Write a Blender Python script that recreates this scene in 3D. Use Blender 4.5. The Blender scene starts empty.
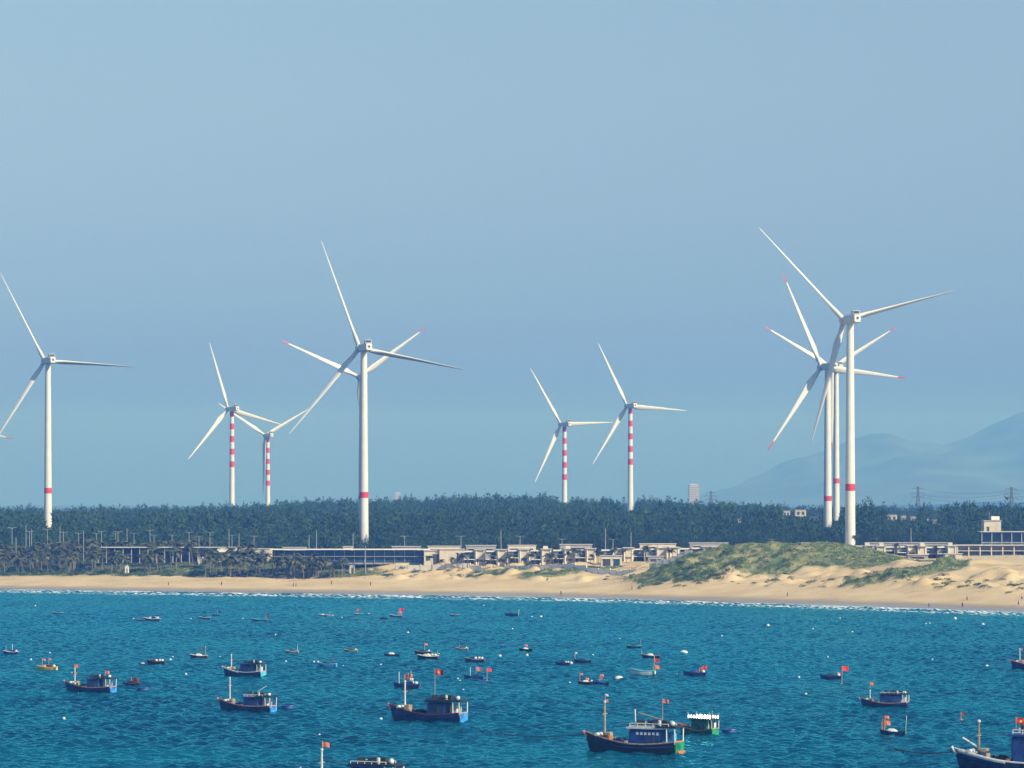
SUN_E = 4.6; SKY_E = 0.12; EXPO = 0.40; HAZE_D = 2.0e-4; HAZE_C = (0.11, 0.33, 1.0); DENOISE = True
SKY_RAMP = [(0.0000, (0.170, 0.179, 1.000)), (0.0091, (0.170, 0.179, 1.000)), (0.0303, (0.216, 0.258, 0.843)), (0.0606, (0.447, 0.510, 0.764)), (0.0909, (0.649, 0.638, 0.716)), (0.1212, (0.820, 0.753, 0.724)), (0.1485, (0.936, 0.839, 0.746)), (0.5000, (0.800, 0.880, 0.950))]
SEA_C0 = (0.001, 0.019, 0.048); SEA_C1 = (0.001, 0.066, 0.112); SEA_C2 = (0.003, 0.10, 0.14); SEA_R = 0.05; SEA_A = 1.45; SEA_G = (0.15, 0.78, 0.84); SEA_B = 0.3; SEA_S = 0.0; LAMP_E = 4.0
import bpy, math, random
import numpy as np
from mathutils import Vector, Matrix
random.seed(7); RNG = np.random.default_rng(11)
S = bpy.context.scene; COL = S.collection
R = math.radians
F = 3300.0; HC = 36.0; YH = 500.0          # focal length in pixels, eye height in metres, horizon row

# ------------------------------------------------------------------ helpers
def sea_d(y): return F * HC / (y - YH)
def wx(px, D): return (px - 512.0) * D / F
def wz(y, D): return HC - (y - YH) * D / F

_m = {}
def mat(name, col, rough=0.6, var=0.12, scale=2.0, metal=0.0, spec=0.4, emit=0.0, bump=0.0, detail=3.0, space='Object'):
    """Principled material whose colour is broken up by noise in object space."""
    if name in _m: return _m[name]
    m = bpy.data.materials.new(name); m.use_nodes = True
    nt = m.node_tree; b = nt.nodes['Principled BSDF']
    b.inputs['Roughness'].default_value = rough
    b.inputs['Metallic'].default_value = metal
    b.inputs['Specular IOR Level'].default_value = spec
    tc = nt.nodes.new('ShaderNodeTexCoord')
    nz = nt.nodes.new('ShaderNodeTexNoise'); nz.inputs['Scale'].default_value = scale; nz.inputs['Detail'].default_value = detail
    nt.links.new(tc.outputs[space], nz.inputs['Vector'])
    mr = nt.nodes.new('ShaderNodeMapRange')
    mr.inputs['From Min'].default_value = 0.3; mr.inputs['From Max'].default_value = 0.7
    mr.inputs['To Min'].default_value = 1 - var * 1.6; mr.inputs['To Max'].default_value = 1 + var
    nt.links.new(nz.outputs['Fac'], mr.inputs['Value'])
    mx = nt.nodes.new('ShaderNodeVectorMath'); mx.operation = 'SCALE'
    mx.inputs[0].default_value = col[:3]
    nt.links.new(mr.outputs['Result'], mx.inputs['Scale'])
    nt.links.new(mx.outputs['Vector'], b.inputs['Base Color'])
    if bump:
        bp = nt.nodes.new('ShaderNodeBump'); bp.inputs['Strength'].default_value = bump
        nt.links.new(nz.outputs['Fac'], bp.inputs['Height']); nt.links.new(bp.outputs['Normal'], b.inputs['Normal'])
    if emit:
        b.inputs['Emission Color'].default_value = (*col[:3], 1); b.inputs['Emission Strength'].default_value = emit
    _m[name] = m
    return m

class MB:
    """Collects boxes, tubes, lofts and sheets and builds them as ONE mesh object."""
    def __init__(s): s.v = []; s.f = []; s.mi = []
    def add(s, vs, fs, k=0):
        n = len(s.v); s.v += [tuple(p) for p in vs]
        for f in fs: s.f.append(tuple(i + n for i in f)); s.mi.append(k)
    def box(s, c, d, k=0, rz=0.0, taper=1.0, bev=0.0):
        x, y, z = d[0] / 2, d[1] / 2, d[2] / 2
        ca, sa = math.cos(rz), math.sin(rz); out = []
        if bev:
            b = min(bev, x * .9, y * .9, z * .9); prof = [(-z, -b), (-z + b, 0), (z - b, 0), (z, -b)]
            rings = []
            for zz, o in prof:
                t = taper if zz > 0 else 1
                ring = []
                for sx, sy, q in ((-1, -1, 0), (-1, -1, 1), (1, -1, 0), (1, -1, 1), (1, 1, 0), (1, 1, 1), (-1, 1, 0), (-1, 1, 1)):
                    fl = (sx * sy > 0)
                    px = sx * (x + o); py = sy * (y + o)
                    if (q == 0) == fl: py -= sy * b
                    else: px -= sx * b
                    px *= t; py *= t
                    ring.append((c[0] + px * ca - py * sa, c[1] + px * sa + py * ca, c[2] + zz))
                rings.append(ring)
            s.loft(rings, k, True, True, True); return
        for zz, t in ((-z, 1.0), (z, taper)):
            for sx, sy in ((-1, -1), (1, -1), (1, 1), (-1, 1)):
                px, py = sx * x * t, sy * y * t
                out.append((c[0] + px * ca - py * sa, c[1] + px * sa + py * ca, c[2] + zz))
        s.add(out, [(3, 2, 1, 0), (4, 5, 6, 7), (0, 1, 5, 4), (1, 2, 6, 5), (2, 3, 7, 6), (3, 0, 4, 7)], k)
    def loft(s, rings, k=0, closed=True, cap0=False, cap1=False):
        n = len(rings[0]); base = len(s.v)
        for r in rings: s.v += [tuple(p) for p in r]
        for i in range(len(rings) - 1):
            for j in range(n if closed else n - 1):
                a = base + i * n + j; b = base + i * n + (j + 1) % n
                s.f.append((a, b, b + n, a + n)); s.mi.append(k)
        if cap0: s.f.append(tuple(base + j for j in range(n))[::-1]); s.mi.append(k)
        if cap1: s.f.append(tuple(base + (len(rings) - 1) * n + j for j in range(n))); s.mi.append(k)
    def tube(s, pts, rad, k=0, n=6, cap=True):
        pts = [Vector(p) for p in pts]
        if not isinstance(rad, (list, tuple)): rad = [rad] * len(pts)
        rings = []
        for i, p in enumerate(pts):
            t = (pts[min(i + 1, len(pts) - 1)] - pts[max(i - 1, 0)]).normalized()
            u = t.cross(Vector((0, 0, 1))) if abs(t.z) < 0.95 else t.cross(Vector((0, 1, 0)))
            u.normalize(); w = t.cross(u)
            rings.append([p + (u * math.cos(2 * math.pi * j / n) + w * math.sin(2 * math.pi * j / n)) * rad[i] for j in range(n)])
        s.loft(rings, k, True, cap, cap)
    def lathe(s, prof, c=(0, 0, 0), k=0, n=16):
        rings = [[(c[0] + r * math.cos(2 * math.pi * j / n), c[1] + r * math.sin(2 * math.pi * j / n), c[2] + z) for j in range(n)] for r, z in prof]
        s.loft(rings, k, True, True, True)
    def cloth(s, o, du, dv, nu=8, nv=4, amp=0.06, k=0, ph=0.0, droop=0.0):
        o, du, dv = Vector(o), Vector(du), Vector(dv); w = du.cross(dv).normalized()
        g = []
        for i in range(nu + 1):
            for j in range(nv + 1):
                a, b = i / nu, j / nv
                p = o + du * a + dv * b + w * (amp * du.length * math.sin(a * 7 + b * 1.3 + ph) * (0.3 + a)) + Vector((0, 0, -droop * a * a))
                g.append(p)
        fs = [(i * (nv + 1) + j, (i + 1) * (nv + 1) + j, (i + 1) * (nv + 1) + j + 1, i * (nv + 1) + j + 1) for i in range(nu) for j in range(nv)]
        s.add(g, fs, k)
    def build(s, name, mats, parent=None, smooth=False, loc=None):
        me = bpy.data.meshes.new(name); me.from_pydata(s.v, [], s.f)
        if not isinstance(mats, (list, tuple)): mats = [mats]
        for m in mats: me.materials.append(m)
        if len(mats) > 1: me.polygons.foreach_set('material_index', s.mi)
        if smooth: me.polygons.foreach_set('use_smooth', [True] * len(s.f))
        me.update()
        o = bpy.data.objects.new(name, me); COL.objects.link(o)
        if parent: o.parent = parent
        if loc: o.location = loc
        return o

def np_mesh(name, V, Fq, mats, smooth=False, mi=None, attrs=None):
    """Mesh object straight from numpy arrays (faces all of one size)."""
    me = bpy.data.meshes.new(name); n = Fq.shape[1]
    me.vertices.add(len(V)); me.vertices.foreach_set('co', V.astype(np.float32).ravel())
    me.loops.add(Fq.size); me.loops.foreach_set('vertex_index', Fq.astype(np.int32).ravel())
    me.polygons.add(len(Fq))
    me.polygons.foreach_set('loop_start', np.arange(0, Fq.size, n, dtype=np.int32))
    if smooth: me.polygons.foreach_set('use_smooth', np.ones(len(Fq), dtype=bool))
    for m in (mats if isinstance(mats, (list, tuple)) else [mats]): me.materials.append(m)
    if mi is not None: me.polygons.foreach_set('material_index', mi.astype(np.int32))
    me.update(calc_edges=True)
    for k, a in (attrs or {}).items():
        if a.ndim == 2:
            at = me.attributes.new(k, 'FLOAT_VECTOR', 'POINT'); at.data.foreach_set('vector', a.astype(np.float32).ravel())
        else:
            at = me.attributes.new(k, 'FLOAT', 'POINT'); at.data.foreach_set('value', a.astype(np.float32).ravel())
    return me

def link(name, me, parent=None, loc=None):
    o = bpy.data.objects.new(name, me); COL.objects.link(o)
    if parent: o.parent = parent
    if loc is not None: o.location = loc
    return o

def tag(o, label, cat, group=None, kind='thing'):
    o['label'] = label; o['category'] = cat; o['kind'] = kind
    if group: o['group'] = group
    return o
def thing(name, label, cat, loc=(0, 0, 0), rz=0.0, group=None):
    o = bpy.data.objects.new(name, None); COL.objects.link(o); o.empty_display_size = 0.5
    o.location = loc; o.rotation_euler = (0, 0, rz)
    return tag(o, label, cat, group)
def dup(root, loc, rz, label=None, sc=None):
    r = root.copy(); COL.objects.link(r); r.location = loc; r.rotation_euler = (0, 0, rz)
    if sc: r.scale = sc
    if label: r['label'] = label
    for ch in list(root.children):
        c = ch.copy(); COL.objects.link(c); c.parent = r
        for g in ch.children:
            d = g.copy(); COL.objects.link(d); d.parent = c
    return r

def vnoise(x, y, seed=0):
    """Smooth value noise on numpy arrays, range -1..1."""
    x = np.asarray(x, float); y = np.asarray(y, float)
    xi = np.floor(x).astype(np.int64); yi = np.floor(y).astype(np.int64)
    fx = x - xi; fy = y - yi; fx = fx * fx * (3 - 2 * fx); fy = fy * fy * (3 - 2 * fy)
    def h(a, b):
        n = (a * 374761393 + b * 668265263 + seed * 974634777) & 0x7fffffff
        n = ((n ^ (n >> 13)) * 1274126177) & 0x7fffffff
        return ((n ^ (n >> 16)) & 0xffff) / 32767.5 - 1
    return (h(xi, yi) * (1 - fx) + h(xi + 1, yi) * fx) * (1 - fy) + (h(xi, yi + 1) * (1 - fx) + h(xi + 1, yi + 1) * fx) * fy
def fbm(x, y, seed=0, o=4):
    return sum(vnoise(x * 2 ** i, y * 2 ** i, seed + i * 17) * 0.5 ** i for i in range(o))
def sstep(a, b, x):
    t = np.clip((x - a) / (b - a), 0, 1); return t * t * (3 - 2 * t)

# ------------------------------------------------------------------ the coast as functions of X, Y
def shore_y(X):
    base = np.interp(X, [-3000, -700, -203, -98, 0, 89, 165, 300, 3000], [1720, 1490, 1328, 1280, 1230, 1151, 1062, 950, 600])
    return base + 1.6 * np.sin(X / 17.0) + 2.2 * np.sin(X / 41.0 + 1)
def ground(X, Y):
    X = np.asarray(X, float); Y = np.asarray(Y, float)
    d = Y - shore_y(X)
    cap = np.interp(X, [-400, -210, -60, 0, 100, 200, 400], [8.2, 8.2, 10.0, 10.6, 12.4, 13.6, 13.6]) / 10.5
    z = np.interp(d, [-600, -60, 0, 15, 45, 75, 95, 112, 170, 1e5], [-14, -3, -0.1, 1.0, 3.2, 5.6, 8.2, 10.4, 11, 11])
    z = np.where(z > 0, z * cap, z)
    z = z + 4.5 * sstep(1480, 1650, Y) + 1.5 * sstep(1700, 2400, Y) - 3 * sstep(3000, 6000, Y)
    z = z + 7.5 * np.exp(-((X + 45) / 170) ** 2 - ((Y - 2450) / 380) ** 2)
    z = z - 4.0 * sstep(60, 260, X) * sstep(1650, 2200, Y)
    g = lambda cx, cy, sx, sy: np.exp(-((X - cx) / sx) ** 2 - ((Y - cy) / sy) ** 2)
    rough = fbm(X / 14, Y / 14, 3, 4)
    s4 = lambda cx, cy, sx, sy: np.exp(-((X - cx) / sx) ** 4 - ((Y - cy) / sy) ** 2)
    dune = 7.3 * s4(99, 1250, 43, 21) + 3.2 * g(66, 1246, 12, 11) + 1.0 * g(120, 1232, 12, 12) + 3.2 * g(142, 1172, 20, 10) + 2.2 * g(22, 1291, 22, 7) \
        + 1.3 * g(0, 1309, 18, 6) + 0.8 * g(165, 1190, 22, 9)
    z = z + dune * (1 + 0.22 * rough)
    band = sstep(48, 62, d) * (1 - sstep(100, 135, d))
    z = z + band * np.maximum(0, fbm(X / 9, Y / 5, 9, 3)) * np.interp(X, [-300, -70, -40, 0, 300], [0.5, 0.5, 1.5, 2.0, 2.4])
    z = z + sstep(4, 30, d) * 0.10 * fbm(X / 3, Y / 3, 21, 2)
    return z
def gz(X, Y): return float(ground(np.array([X]), np.array([Y]))[0])
def grass_mask(X, Y):
    d = Y - shore_y(X); n = fbm(X / 10, Y / 10, 5, 4)
    g = lambda cx, cy, sx, sy: np.exp(-((X - cx) / sx) ** 2 - ((Y - cy) / sy) ** 2)
    m = 2.0 * g(101, 1250, 42, 24) + 1.0 * g(67, 1244, 13, 11) + 1.3 * g(144, 1172, 24, 9) + 1.3 * g(130, 1226, 20, 20) + 1.15 * g(22, 1291, 22, 6) + 0.9 * g(0, 1309, 18, 5) + .8 * g(150, 1218, 20, 7)
    m = m - 0.5 * g(116, 1228, 12, 6) + 0.8 * g(67, 1233, 10, 8)
    left = sstep(66, 74, d + 5 * n) * (1 - sstep(-62, -50, X + 8 * n))
    right = sstep(250, 285, d)
    m = np.clip(sstep(0.42, 0.62, m + 0.50 * n * np.clip(1.6 * m, 0, 1)), 0, 1)
    return np.clip(np.maximum(np.maximum(m, left), right), 0, 1)

# ------------------------------------------------------------------ camera, light, air
cam = bpy.data.cameras.new('camera'); cam_o = bpy.data.objects.new('camera', cam); COL.objects.link(cam_o); S.camera = cam_o
cam.sensor_width = 36; cam.lens = F / 1024 * 36; cam.shift_y = (YH - 384) / 1024
cam.clip_start = 1; cam.clip_end = 60000
cam_o.location = (0, 0, HC); cam_o.rotation_euler = (R(90), 0, 0)
SUN_AZ, SUN_EL = 52.0, 36.0         # degrees to the right of straight behind the camera, and above the horizon
sd = Vector((math.sin(R(SUN_AZ)) * math.cos(R(SUN_EL)), -math.cos(R(SUN_AZ)) * math.cos(R(SUN_EL)), math.sin(R(SUN_EL))))
sl = bpy.data.lights.new('sun', 'SUN'); sl.energy = SUN_E; sl.angle = R(0.5); sl.color = (1.0, 0.93, 0.80)
so = bpy.data.objects.new('sun', sl); COL.objects.link(so); so.rotation_euler = sd.to_track_quat('Z', 'Y').to_euler(); so.location = sd * 500
W = bpy.data.worlds.new('World'); S.world = W; W.use_nodes = True
nt = W.node_tree; bg = nt.nodes['Background']
sky = nt.nodes.new('ShaderNodeTexSky'); sky.sky_type = 'NISHITA'; sky.sun_disc = False
sky.sun_elevation = R(SUN_EL); sky.sun_rotation = math.atan2(sd.x, sd.y)
sky.air_density = 1.0; sky.dust_density = 1.0; sky.ozone_density = 6.0; sky.altitude = 40
tint = nt.nodes.new('ShaderNodeMix'); tint.data_type = 'RGBA'; tint.blend_type = 'MULTIPLY'; tint.inputs[0].default_value = 1
# the air near the horizon is bluer and dimmer than the clear Nishita sky: a soft fade with elevation, the same all round
tcw = nt.nodes.new('ShaderNodeTexCoord'); sxw = nt.nodes.new('ShaderNodeSeparateXYZ'); nt.links.new(tcw.outputs['Generated'], sxw.inputs[0])
rpw = nt.nodes.new('ShaderNodeValToRGB'); nt.links.new(sxw.outputs['Z'], rpw.inputs[0]); ew = rpw.color_ramp.elements
while len(ew) < len(SKY_RAMP): ew.new(0.5)
for el_, (p_, c_) in zip(ew, SKY_RAMP): el_.position = p_; el_.color = (*c_, 1)
nt.links.new(rpw.outputs[0], tint.inputs[7])
nt.links.new(sky.outputs[0], tint.inputs[6]); nt.links.new(tint.outputs[2], bg.inputs[0]); bg.inputs[1].default_value = SKY_E
S.view_settings.view_transform = 'Standard'; S.view_settings.look = 'None'; S.view_settings.exposure = EXPO; S.view_settings.gamma = 1
S.render.engine = 'CYCLES'; cy = S.cycles
cy.max_bounces = 5; cy.diffuse_bounces = 2; cy.glossy_bounces = 2; cy.volume_bounces = 0; cy.transmission_bounces = 2
cy.use_denoising = DENOISE; cy.denoiser = 'OPENIMAGEDENOISE'; cy.use_adaptive_sampling = False
hz = MB(); hz.box((0, 8700, 235), (16000, 18000, 500))
hm = bpy.data.materials.new('air_haze'); hm.use_nodes = True; hn = hm.node_tree
hn.nodes.remove(hn.nodes['Principled BSDF'])
pv = hn.nodes.new('ShaderNodeVolumePrincipled'); pv.inputs['Density'].default_value = HAZE_D; pv.inputs['Color'].default_value = (*HAZE_C, 1)
pv.inputs['Absorption Color'].default_value = (1, 1, 1, 1); pv.inputs['Anisotropy'].default_value = 0.0
hn.links.new(pv.outputs[0], hn.nodes['Material Output'].inputs['Volume'])
ho = hz.build('haze', hm); tag(ho, 'pale blue haze in the air over sea and coast', 'haze', kind='stuff')

# ------------------------------------------------------------------ terrain
def grid(xs, ys):
    X, Y = np.meshgrid(xs, ys); nx, ny = len(xs), len(ys)
    i = np.arange(ny - 1)[:, None] * nx + np.arange(nx - 1)[None, :]
    Fq = np.stack([i, i + 1, i + nx + 1, i + nx], -1).reshape(-1, 4)
    return X.ravel(), Y.ravel(), Fq
xs = np.concatenate([[-7500, -5000, -3000, -1800, -1100, -800, -600, -480], np.arange(-400, -280, 6.), np.arange(-280, 300, 1.4), np.arange(300, 420, 6.), [500, 650, 900, 1300, 2000, 3200, 5000, 7500]])
ys = np.concatenate([[-250, 300, 700, 850, 930], np.arange(980, 1370, 1.3), np.arange(1370, 1700, 6.), np.arange(1700, 3000, 25.), [3300, 4000, 5000, 6500, 9000, 12000, 15000, 17500]])
X, Y, Fq = grid(xs, ys); Z = ground(X, Y); d = Y - shore_y(X)
me = np_mesh('ground', np.stack([X, Y, Z], 1), Fq, None or [], True, attrs={'grass': grass_mask(X, Y), 'inland': d})
gm = bpy.data.materials.new('sand_and_dune_grass'); gm.use_nodes = True; n = gm.node_tree; b = n.nodes['Principled BSDF']
b.inputs['Roughness'].default_value = 0.9; b.inputs['Specular IOR Level'].default_value = 0.15
def nd(t, **k):
    q = n.nodes.new('ShaderNode' + t)
    for a, v in k.items(): setattr(q, a, v)
    return q
def ramp(src, stops):
    q = nd('ValToRGB'); n.links.new(src, q.inputs[0]); e = q.color_ramp.elements
    while len(e) < len(stops): e.new(0.5)
    for el, (p, c) in zip(e, stops): el.position = p; el.color = (*c, 1)
    return q.outputs[0]
def mixc(f, a, bb):
    q = nd('Mix', data_type='RGBA'); n.links.new(f, q.inputs[0])
    for s_, v in ((6, a), (7, bb)):
        if isinstance(v, tuple): q.inputs[s_].default_value = (*v, 1)
        else: n.links.new(v, q.inputs[s_])
    return q.outputs[2]
def noise(scale, det=4, vec=None, st=None):
    q = nd('TexNoise'); q.inputs['Scale'].default_value = scale; q.inputs['Detail'].default_value = det
    tc = nd('TexCoord'); src = vec or tc.outputs['Object']
    if st:
        mp = nd('Mapping'); mp.inputs['Scale'].default_value = st; n.links.new(src, mp.inputs[0]); src = mp.outputs[0]
    n.links.new(src, q.inputs['Vector']); return q.outputs['Fac']
def attr(name, vec=False):
    q = nd('Attribute', attribute_name=name); return q.outputs['Vector' if vec else 'Fac']
def mrange(src, a, bb, c, dd, sm=False):
    q = nd('MapRange'); n.links.new(src, q.inputs[0])
    if sm: q.interpolation_type = 'SMOOTHSTEP'
    for i_, v in zip((1, 2, 3, 4), (a, bb, c, dd)): q.inputs[i_].default_value = v
    return q.outputs[0]
def math2(op, a, bb, clamp=False):
    q = nd('Math', operation=op); q.use_clamp = clamp
    for i_, v in enumerate((a, bb)):
        if isinstance(v, (int, float)): q.inputs[i_].default_value = v
        else: n.links.new(v, q.inputs[i_])
    return q.outputs[0]
sand = ramp(noise(0.06, 6), [(0.3, (0.46, 0.35, 0.185)), (0.5, (0.53, 0.41, 0.225)), (0.7, (0.585, 0.465, 0.265))])
wrack = mrange(noise(0.25, 5, st=(0.25, 1.4, 1)), 0.60, 0.68, 0, 0.42, True)
wr = math2('MULTIPLY', wrack, mrange(attr('inland'), 26, 50, 0, 1, True)); wr = math2('MULTIPLY', wr, mrange(attr('inland'), 130, 160, 1, 0, True))
sand = mixc(wr, sand, (0.17, 0.125, 0.075))
wet = mrange(math2('ADD', attr('inland'), mrange(noise(0.08, 3), 0, 1, -5, 5)), 11, 24, 1, 0, True)
sand = mixc(math2('MULTIPLY', wet, 0.85), sand, (0.25, 0.215, 0.17))
gr = ramp(noise(0.22, 6), [(0.33, (0.035, 0.07, 0.02)), (0.52, (0.075, 0.125, 0.032)), (0.70, (0.18, 0.19, 0.065))])
patch = mrange(noise(0.35, 5), 0.38, 0.56, 0.62, 1.0)
colr = mixc(math2('MULTIPLY', attr('grass'), patch), sand, gr)
geo = nd('NewGeometry'); sxyz = nd('SeparateXYZ'); n.links.new(geo.outputs['Position'], sxyz.inputs[0])
colr = mixc(mrange(math2('ADD', sxyz.outputs[1], mrange(noise(0.05, 3), 0, 1, -25, 25)), 1405, 1425, 0, .92, True), colr, (0.035, 0.05, 0.022))
n.links.new(colr, b.inputs['Base Color'])
n.links.new(mrange(attr('inland'), 6, 13, 0.22, 0.9, True), b.inputs['Roughness']); n.links.new(mrange(attr('inland'), 6, 13, 0.5, 0.15, True), b.inputs['Specular IOR Level'])
bp = nd('Bump'); bp.inputs['Strength'].default_value = 0.5; bp.inputs['Distance'].default_value = 0.25
n.links.new(math2('MULTIPLY', noise(0.8, 5), mrange(attr('inland'), 6, 16, 0.03, 1, True)), bp.inputs['Height']); n.links.new(bp.outputs[0], b.inputs['Normal'])
me.materials.append(gm)
go = link('ground', me); tag(go, 'tan sand beach rising to grassy dunes and flat land', 'ground', kind='structure')

# ------------------------------------------------------------------ sea
ymid = [396.0]
while ymid[-1] < 1330: ymid.append(ymid[-1] + 0.34 + 0.75 * max(0, ymid[-1] - 430) / 900)
xs = np.concatenate([[-7900, -4000, -1500, -700, -450], np.arange(-330, 331, 0.55), [450, 700, 1500, 4000, 7900]])
ys = np.concatenate([[-290, 0, 200, 300, 360], ymid, [1380, 1500, 1800]])
X, Y, Fq = grid(xs, ys); d = Y - shore_y(X)
Zs = np.zeros_like(X)
for i in range(72):
    lam = 1.8 * (5.4 / 1.8) ** RNG.random(); k = 2 * math.pi / lam
    th = R(-28) + RNG.normal() * R(40)          # waves run from the left and away, towards the right
    a = 0.017 * (lam / 4.0) ** 0.6
    ph = k * (math.cos(th) * X + math.sin(th) * Y) + RNG.random() * 6.28
    Zs += a * (np.sin(ph) + 0.25 * np.cos(2 * ph))
gust = 0.92 + 0.22 * fbm(X / 40, Y / 70, 31, 3)
amp = np.clip(gust, 0.25, 1.6) * sstep(0, 25, -d + 4)
amp = amp * (np.abs(X) < 335) * ((Y > 395) & (Y < 1335))
Zs = Zs * amp * SEA_A
crest = Zs.copy()
# low breakers running along the beach
for dc, hgt in ((-9, 0.35), (-21, 0.45), (-34, 0.3)):
    w = dc + 3 * vnoise(X / 25, Y * 0, 40 + int(-dc)); Zs += hgt * np.exp(-((d - w) / 1.8) ** 2) * np.clip(vnoise(X / 12, 0 * X + dc, 50) + .4, 0, 1)
Zs = np.where(d > 4, -0.6, Zs)
me = np_mesh('sea', np.stack([X, Y, Zs], 1), Fq, [], True, attrs={'coast': np.stack([X, d, 0 * X], 1), 'inland': d, 'crest': crest, 'gust': gust})
del X, Y, Zs, Fq, d
sm = bpy.data.materials.new('sea_water'); sm.use_nodes = True; n = sm.node_tree; b = n.nodes['Principled BSDF']
off = attr('inland')
deep = ramp(noise(0.02, 4, st=(0.6, 1.0, 1)), [(0.36, SEA_C0), (0.64, SEA_C1)])
shal = mrange(off, -110, -12, 0, 1, True)
c = mixc(math2('MULTIPLY', shal, 0.6), deep, SEA_C2)
c = mixc(mrange(off, -7, 2, 0, 0.8, True), c, (0.19, 0.17, 0.12))
co = attr('coast', True)
z1 = math2('MULTIPLY', mrange(off, -60, -32, 0, 1, True), mrange(off, -6, 1, 1, 0.5, True))
f1 = math2('MULTIPLY', mrange(math2('ADD', noise(1.0, 5, co, (0.05, 0.32, 1)), math2('MULTIPLY', noise(1.0, 3, co, (0.4, 0.9, 1)), 0.3)), 0.655, 0.72, 0, 1, True), z1)
f3 = math2('MULTIPLY', mrange(math2('ADD', noise(1.0, 4, co, (0.03, 0.5, 1)), math2('MULTIPLY', noise(1.0, 3, co, (0.5, 0.9, 1)), 0.25)), 0.54, 0.63, 0, 0.85, True), math2('MULTIPLY', mrange(off, -7, -3, 0, 1, True), mrange(off, 0, 2, 1, 0, True)))
cap_ = math2('MULTIPLY', mrange(attr('crest'), 0.42, 0.55, 0, 1, True), mrange(noise(0.23, 3), 0.66, 0.72, 0, 1, True))
foam = math2('MAXIMUM', math2('MAXIMUM', f1, f3), cap_)
foam = math2('MULTIPLY', foam, mrange(noise(2.2, 3), 0.25, 0.6, 0.55, 1.0))
c = mixc(foam, c, (0.75, 0.78, 0.78))
n.links.new(c, b.inputs['Base Color'])
b.inputs['IOR'].default_value = 1.33
n.links.new(mrange(foam, 0, 1, SEA_R, 0.9), b.inputs['Roughness'])
n.links.new(mrange(foam, 0, 1, SEA_S, 0.1), b.inputs['Specular IOR Level'])
bp = nd('Bump'); bp.inputs['Strength'].default_value = 1.0; bp.inputs['Distance'].default_value = SEA_B
n.links.new(math2('ADD', noise(0.55, 5, st=(1, 1.2, 1)), math2('MULTIPLY', noise(2.0, 3), 0.25)), bp.inputs['Height']); n.links.new(bp.outputs[0], b.inputs['Normal'])
b.inputs['Specular IOR Level'].default_value = 0.0
for l_ in list(b.inputs['Specular IOR Level'].links): n.links.remove(l_)
gl = nd('BsdfGlossy'); gl.inputs['Color'].default_value = (*SEA_G, 1); gl.inputs['Roughness'].default_value = SEA_R
fr = nd('Fresnel'); fr.inputs['IOR'].default_value = 1.33
for q_ in (gl, fr): n.links.new(bp.outputs[0], q_.inputs['Normal'])
ms = nd('MixShader'); n.links.new(math2('MULTIPLY', fr.outputs[0], mrange(foam, 0, 1, 1, 0.1)), ms.inputs[0])
n.links.new(b.outputs[0], ms.inputs[1]); n.links.new(gl.outputs[0], ms.inputs[2]); n.links.new(ms.outputs[0], n.nodes['Material Output'].inputs['Surface'])
me.materials.append(sm)
tag(link('sea', me), 'teal blue rippled sea with breakers along the beach', 'sea', kind='structure')

# ------------------------------------------------------------------ mountains
xs = np.arange(200, 7600, 45.); ys = np.arange(10500, 17000, 110.)
X, Y, Fq = grid(xs, ys)
# skyline as seen from the shore, read as ridge height above eye at 13 km and followed along the range
rx = np.array([200, 600, 740, 900, 1000, 1100, 1180, 1300, 1370, 1450, 1500, 1560, 1620, 1690, 1750, 1830, 1900, 2017, 2080, 2180, 2300, 2700, 3300, 4200, 5400, 7600.])
rz = np.array([-110, -80, -30, 30, 70, 130, 140, 178, 205, 226, 220, 200, 196, 172, 190, 222, 268, 322, 332, 365, 375, 385, 330, 370, 280, 200.]) + 76
ridge = np.interp(X, rx, rz) + 11 * fbm(X / 110, Y / 900, 61, 5)
Zm = ridge * np.exp(-((Y - 13000) / 1700) ** 2) * (1 + 0.22 * fbm(X / 600, Y / 700, 71, 5) * sstep(0, 900, np.abs(Y - 13000)))
Zm = np.minimum(Zm, 470) - 5
me = np_mesh('mountains', np.stack([X, Y, Zm], 1), Fq, mat('mountain_forest', (0.06, 0.11, 0.10), 0.95, 0.35, 0.004, space='Object'), True)
tag(link('mountains', me), 'hazy blue mountain ridge with two peaks beyond the forest', 'mountains', kind='structure')
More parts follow.
